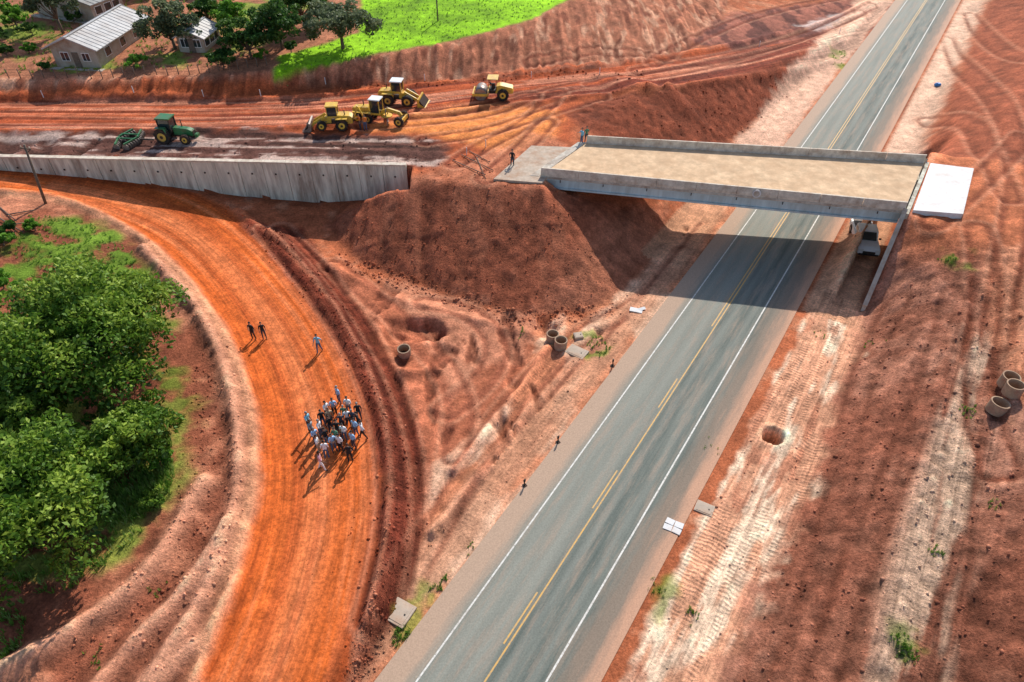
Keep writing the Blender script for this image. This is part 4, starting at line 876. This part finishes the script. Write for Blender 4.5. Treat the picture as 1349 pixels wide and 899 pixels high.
    def jaw(b2):
        for v in b2.verts:
            if v.co.z<0: v.co.x*=1+.28*v.co.z; v.co.y=v.co.y*(1+.15*v.co.z)+(-.06*v.co.z)
    prim(sp,0,Matrix.Translation(hc)@S(.076,.095,.118),jaw)
    prim(lambda b2:bmesh.ops.create_cone(b2,segments=6,radius1=.016,radius2=.006,depth=.045,cap_ends=True),0,Matrix.Translation(hc+Vector((0,.098,-.015)))@Matrix.Rotation(.35,4,'X'))
    for sd in (-1,1):
        prim(sp,0,Matrix.Translation(hc+Vector((sd*.077,-.005,-.005)))@S(.012,.02,.032)); prim(sp,3,Matrix.Translation(hc+Vector((sd*.03,.085,.01)))@S(.012,.008,.007))
    prim(sp,0,Matrix.Translation(hc+Vector((0,.085,-.058)))@S(.024,.009,.007))
    def hair(b2):
        lo=-.9 if fem else -.35
        bmesh.ops.delete(b2,geom=[v for v in b2.verts if (v.co.y>.25 and v.co.z<.45) or v.co.z<lo or (not fem and v.co.z<.1 and v.co.y>-.05)],context='VERTS')
        if fem:
            for v in b2.verts:
                if v.co.z<-.2: v.co.z*=1.7; v.co.y*=.9
    prim(sp,3,Matrix.Translation(hc+Vector((0,-.008,.012)))@S(.086,.104,.122),hair)
    for nm,(sd,w_,p_) in arms.items():
        ax=(p_-w_).normalized(); side=ax.cross(Vector((sd,0,.2))).normalized(); fw=side
        if fw.y<0: fw=-fw
        curl=Vector((-sd,0,0)); curl=(curl-ax*curl.dot(ax)); curl=curl.normalized() if curl.length>.01 else Vector((0,0,-1))
        for k,(off,ln_) in enumerate(((.030,.072),(.010,.082),(-.010,.076),(-.029,.058))):
            a0=p_+fw*off-ax*.015; a1=a0+ax*ln_*.55; a2=a1+(ax*.7+curl*.7).normalized()*ln_*.5
            for q0,q1,r0,r1 in ((a0,a1,.0095,.0085),(a1,a2,.0085,.0065)):
                v=q1-q0; prim(lambda b2:bmesh.ops.create_cone(b2,segments=6,radius1=r0,radius2=r1,depth=v.length*1.1,cap_ends=True),0,Matrix.Translation((q0+q1)/2)@v.to_track_quat('Z','Y').to_matrix().to_4x4())
        a0=w_+ax*.03+fw*.02; a1=a0+(ax*.6+fw*.8).normalized()*.045; a2=a1+(ax+fw*.2).normalized()*.03
        for q0,q1 in ((a0,a1),(a1,a2)):
            v=q1-q0; prim(lambda b2:bmesh.ops.create_cone(b2,segments=6,radius1=.012,radius2=.009,depth=v.length*1.1,cap_ends=True),0,Matrix.Translation((q0+q1)/2)@v.to_track_quat('Z','Y').to_matrix().to_4x4())
    me=bpy.data.meshes.new('person'); bm.to_mesh(me); bm.free()
    for i in range(5): me.materials.append(SH)
    return me
PM=[person_mesh(p) for p in ('stand','hips','cross','walk','point')]+[person_mesh('stand',True),person_mesh('walk',True)]
def person(px,py,z,face,shirt,pants,pm=None,skin=0,hair_=0,scale=1.13):
    x,y,_=P(px,py,z); me=PM[random.randrange(5) if pm is None else pm]
    o=bpy.data.objects.new('person',me); COL.objects.link(o); o.location=(x,y,hz(x,y)); o.rotation_euler=(0,0,math.radians(face)); s=scale*random.uniform(.95,1.04); o.scale=(s,s,s)
    for i,m in enumerate((SK[skin],CL[shirt],CL[pants],HR[hair_],SH)): o.material_slots[i].link='OBJECT'; o.material_slots[i].material=m
grp=[(448,532,'lb','jean'),(409,567,'cy','dk'),(433,553,'w','dk'),(442,548,'lb','k'),(461,546,'w','jean'),(474,553,'k','dk'),(479,577,'w','k'),(470,573,'lb','jean'),(462,607,'k','k'),(425,618,'pk','w'),(431,603,'w','jean'),(418,586,'lb','dk'),(424,576,'w','jean'),(437,570,'k','dk'),(445,586,'gn','k'),(455,580,'w','jean'),(467,590,'lb','dk'),(452,566,'dk','k'),(432,586,'k','jean'),(413,577,'g','dk'),(450,594,'w','k'),(460,561,'w','dk'),(427,563,'k','jean'),(421,596,'w','tn'),(437,561,'tn','dk'),(467,562,'dk','dk'),(441,594,'lb','jean'),(456,556,'gn','k'),(474,566,'k','k'),(447,576,'k','dk')]
for i,(px,py,s_,p_) in enumerate(grp):
    a=P(px,py,1.3); c_=P(446,605,1.3); ang=math.degrees(math.atan2(c_[1]-a[1],c_[0]-a[0]))-90 if py<600 else random.uniform(-60,60)+180*(i%2)
    person(px,py,1.3,ang+random.gauss(0,25),s_,p_,None if i not in (9,13,20) else (5 if i!=9 else 6),skin=int(random.random()<.3),hair_=random.choice([0,0,2,1]))
person(335,447,1.8,160,'k','k',1);person(349,446,1.8,200,'k','dk',0);person(421,462,1.7,170,'cy','jean',3)
person(675,220,6.4,150,'k','dk',1);person(766,190,6.4,120,'cy','jean',4);person(772,187,6.4,200,'gn','dk',0)
person(482,172,6.4,180,'o','jean',0);person(475,170,6.4,120,'o','dk',4)
# ------------------------------------------------------------------ camera, light, sky
cam=bpy.data.cameras.new('camera'); co=bpy.data.objects.new('camera',cam); COL.objects.link(co); sc.camera=co
co.location=(0,0,H); co.rotation_euler=(math.pi/2-TH,0,0); cam.sensor_width=36; cam.lens=FP/1349*36; cam.clip_end=6000
az,el=math.radians(20),math.radians(39)
v=Vector((math.sin(az)*math.cos(el),math.cos(az)*math.cos(el),math.sin(el)))
su=bpy.data.lights.new('sun','SUN'); su.energy=4.9; su.angle=math.radians(.5); su.color=(1,.95,.87); so=bpy.data.objects.new('sun',su); COL.objects.link(so); so.rotation_euler=v.to_track_quat('Z','Y').to_euler()
w=bpy.data.worlds.new('World'); sc.world=w; w.use_nodes=True; nt=w.node_tree; sky=nt.nodes.new('ShaderNodeTexSky'); sky.sky_type='NISHITA'; sky.sun_disc=False; sky.sun_elevation=el; sky.sun_rotation=az
bg=nt.nodes['Background']; nt.links.new(sky.outputs[0],bg.inputs[0]); bg.inputs[1].default_value=.15
sc.view_settings.view_transform='Standard'; sc.view_settings.look='None'; sc.view_settings.exposure=0
print('ground verts',NX*NY)
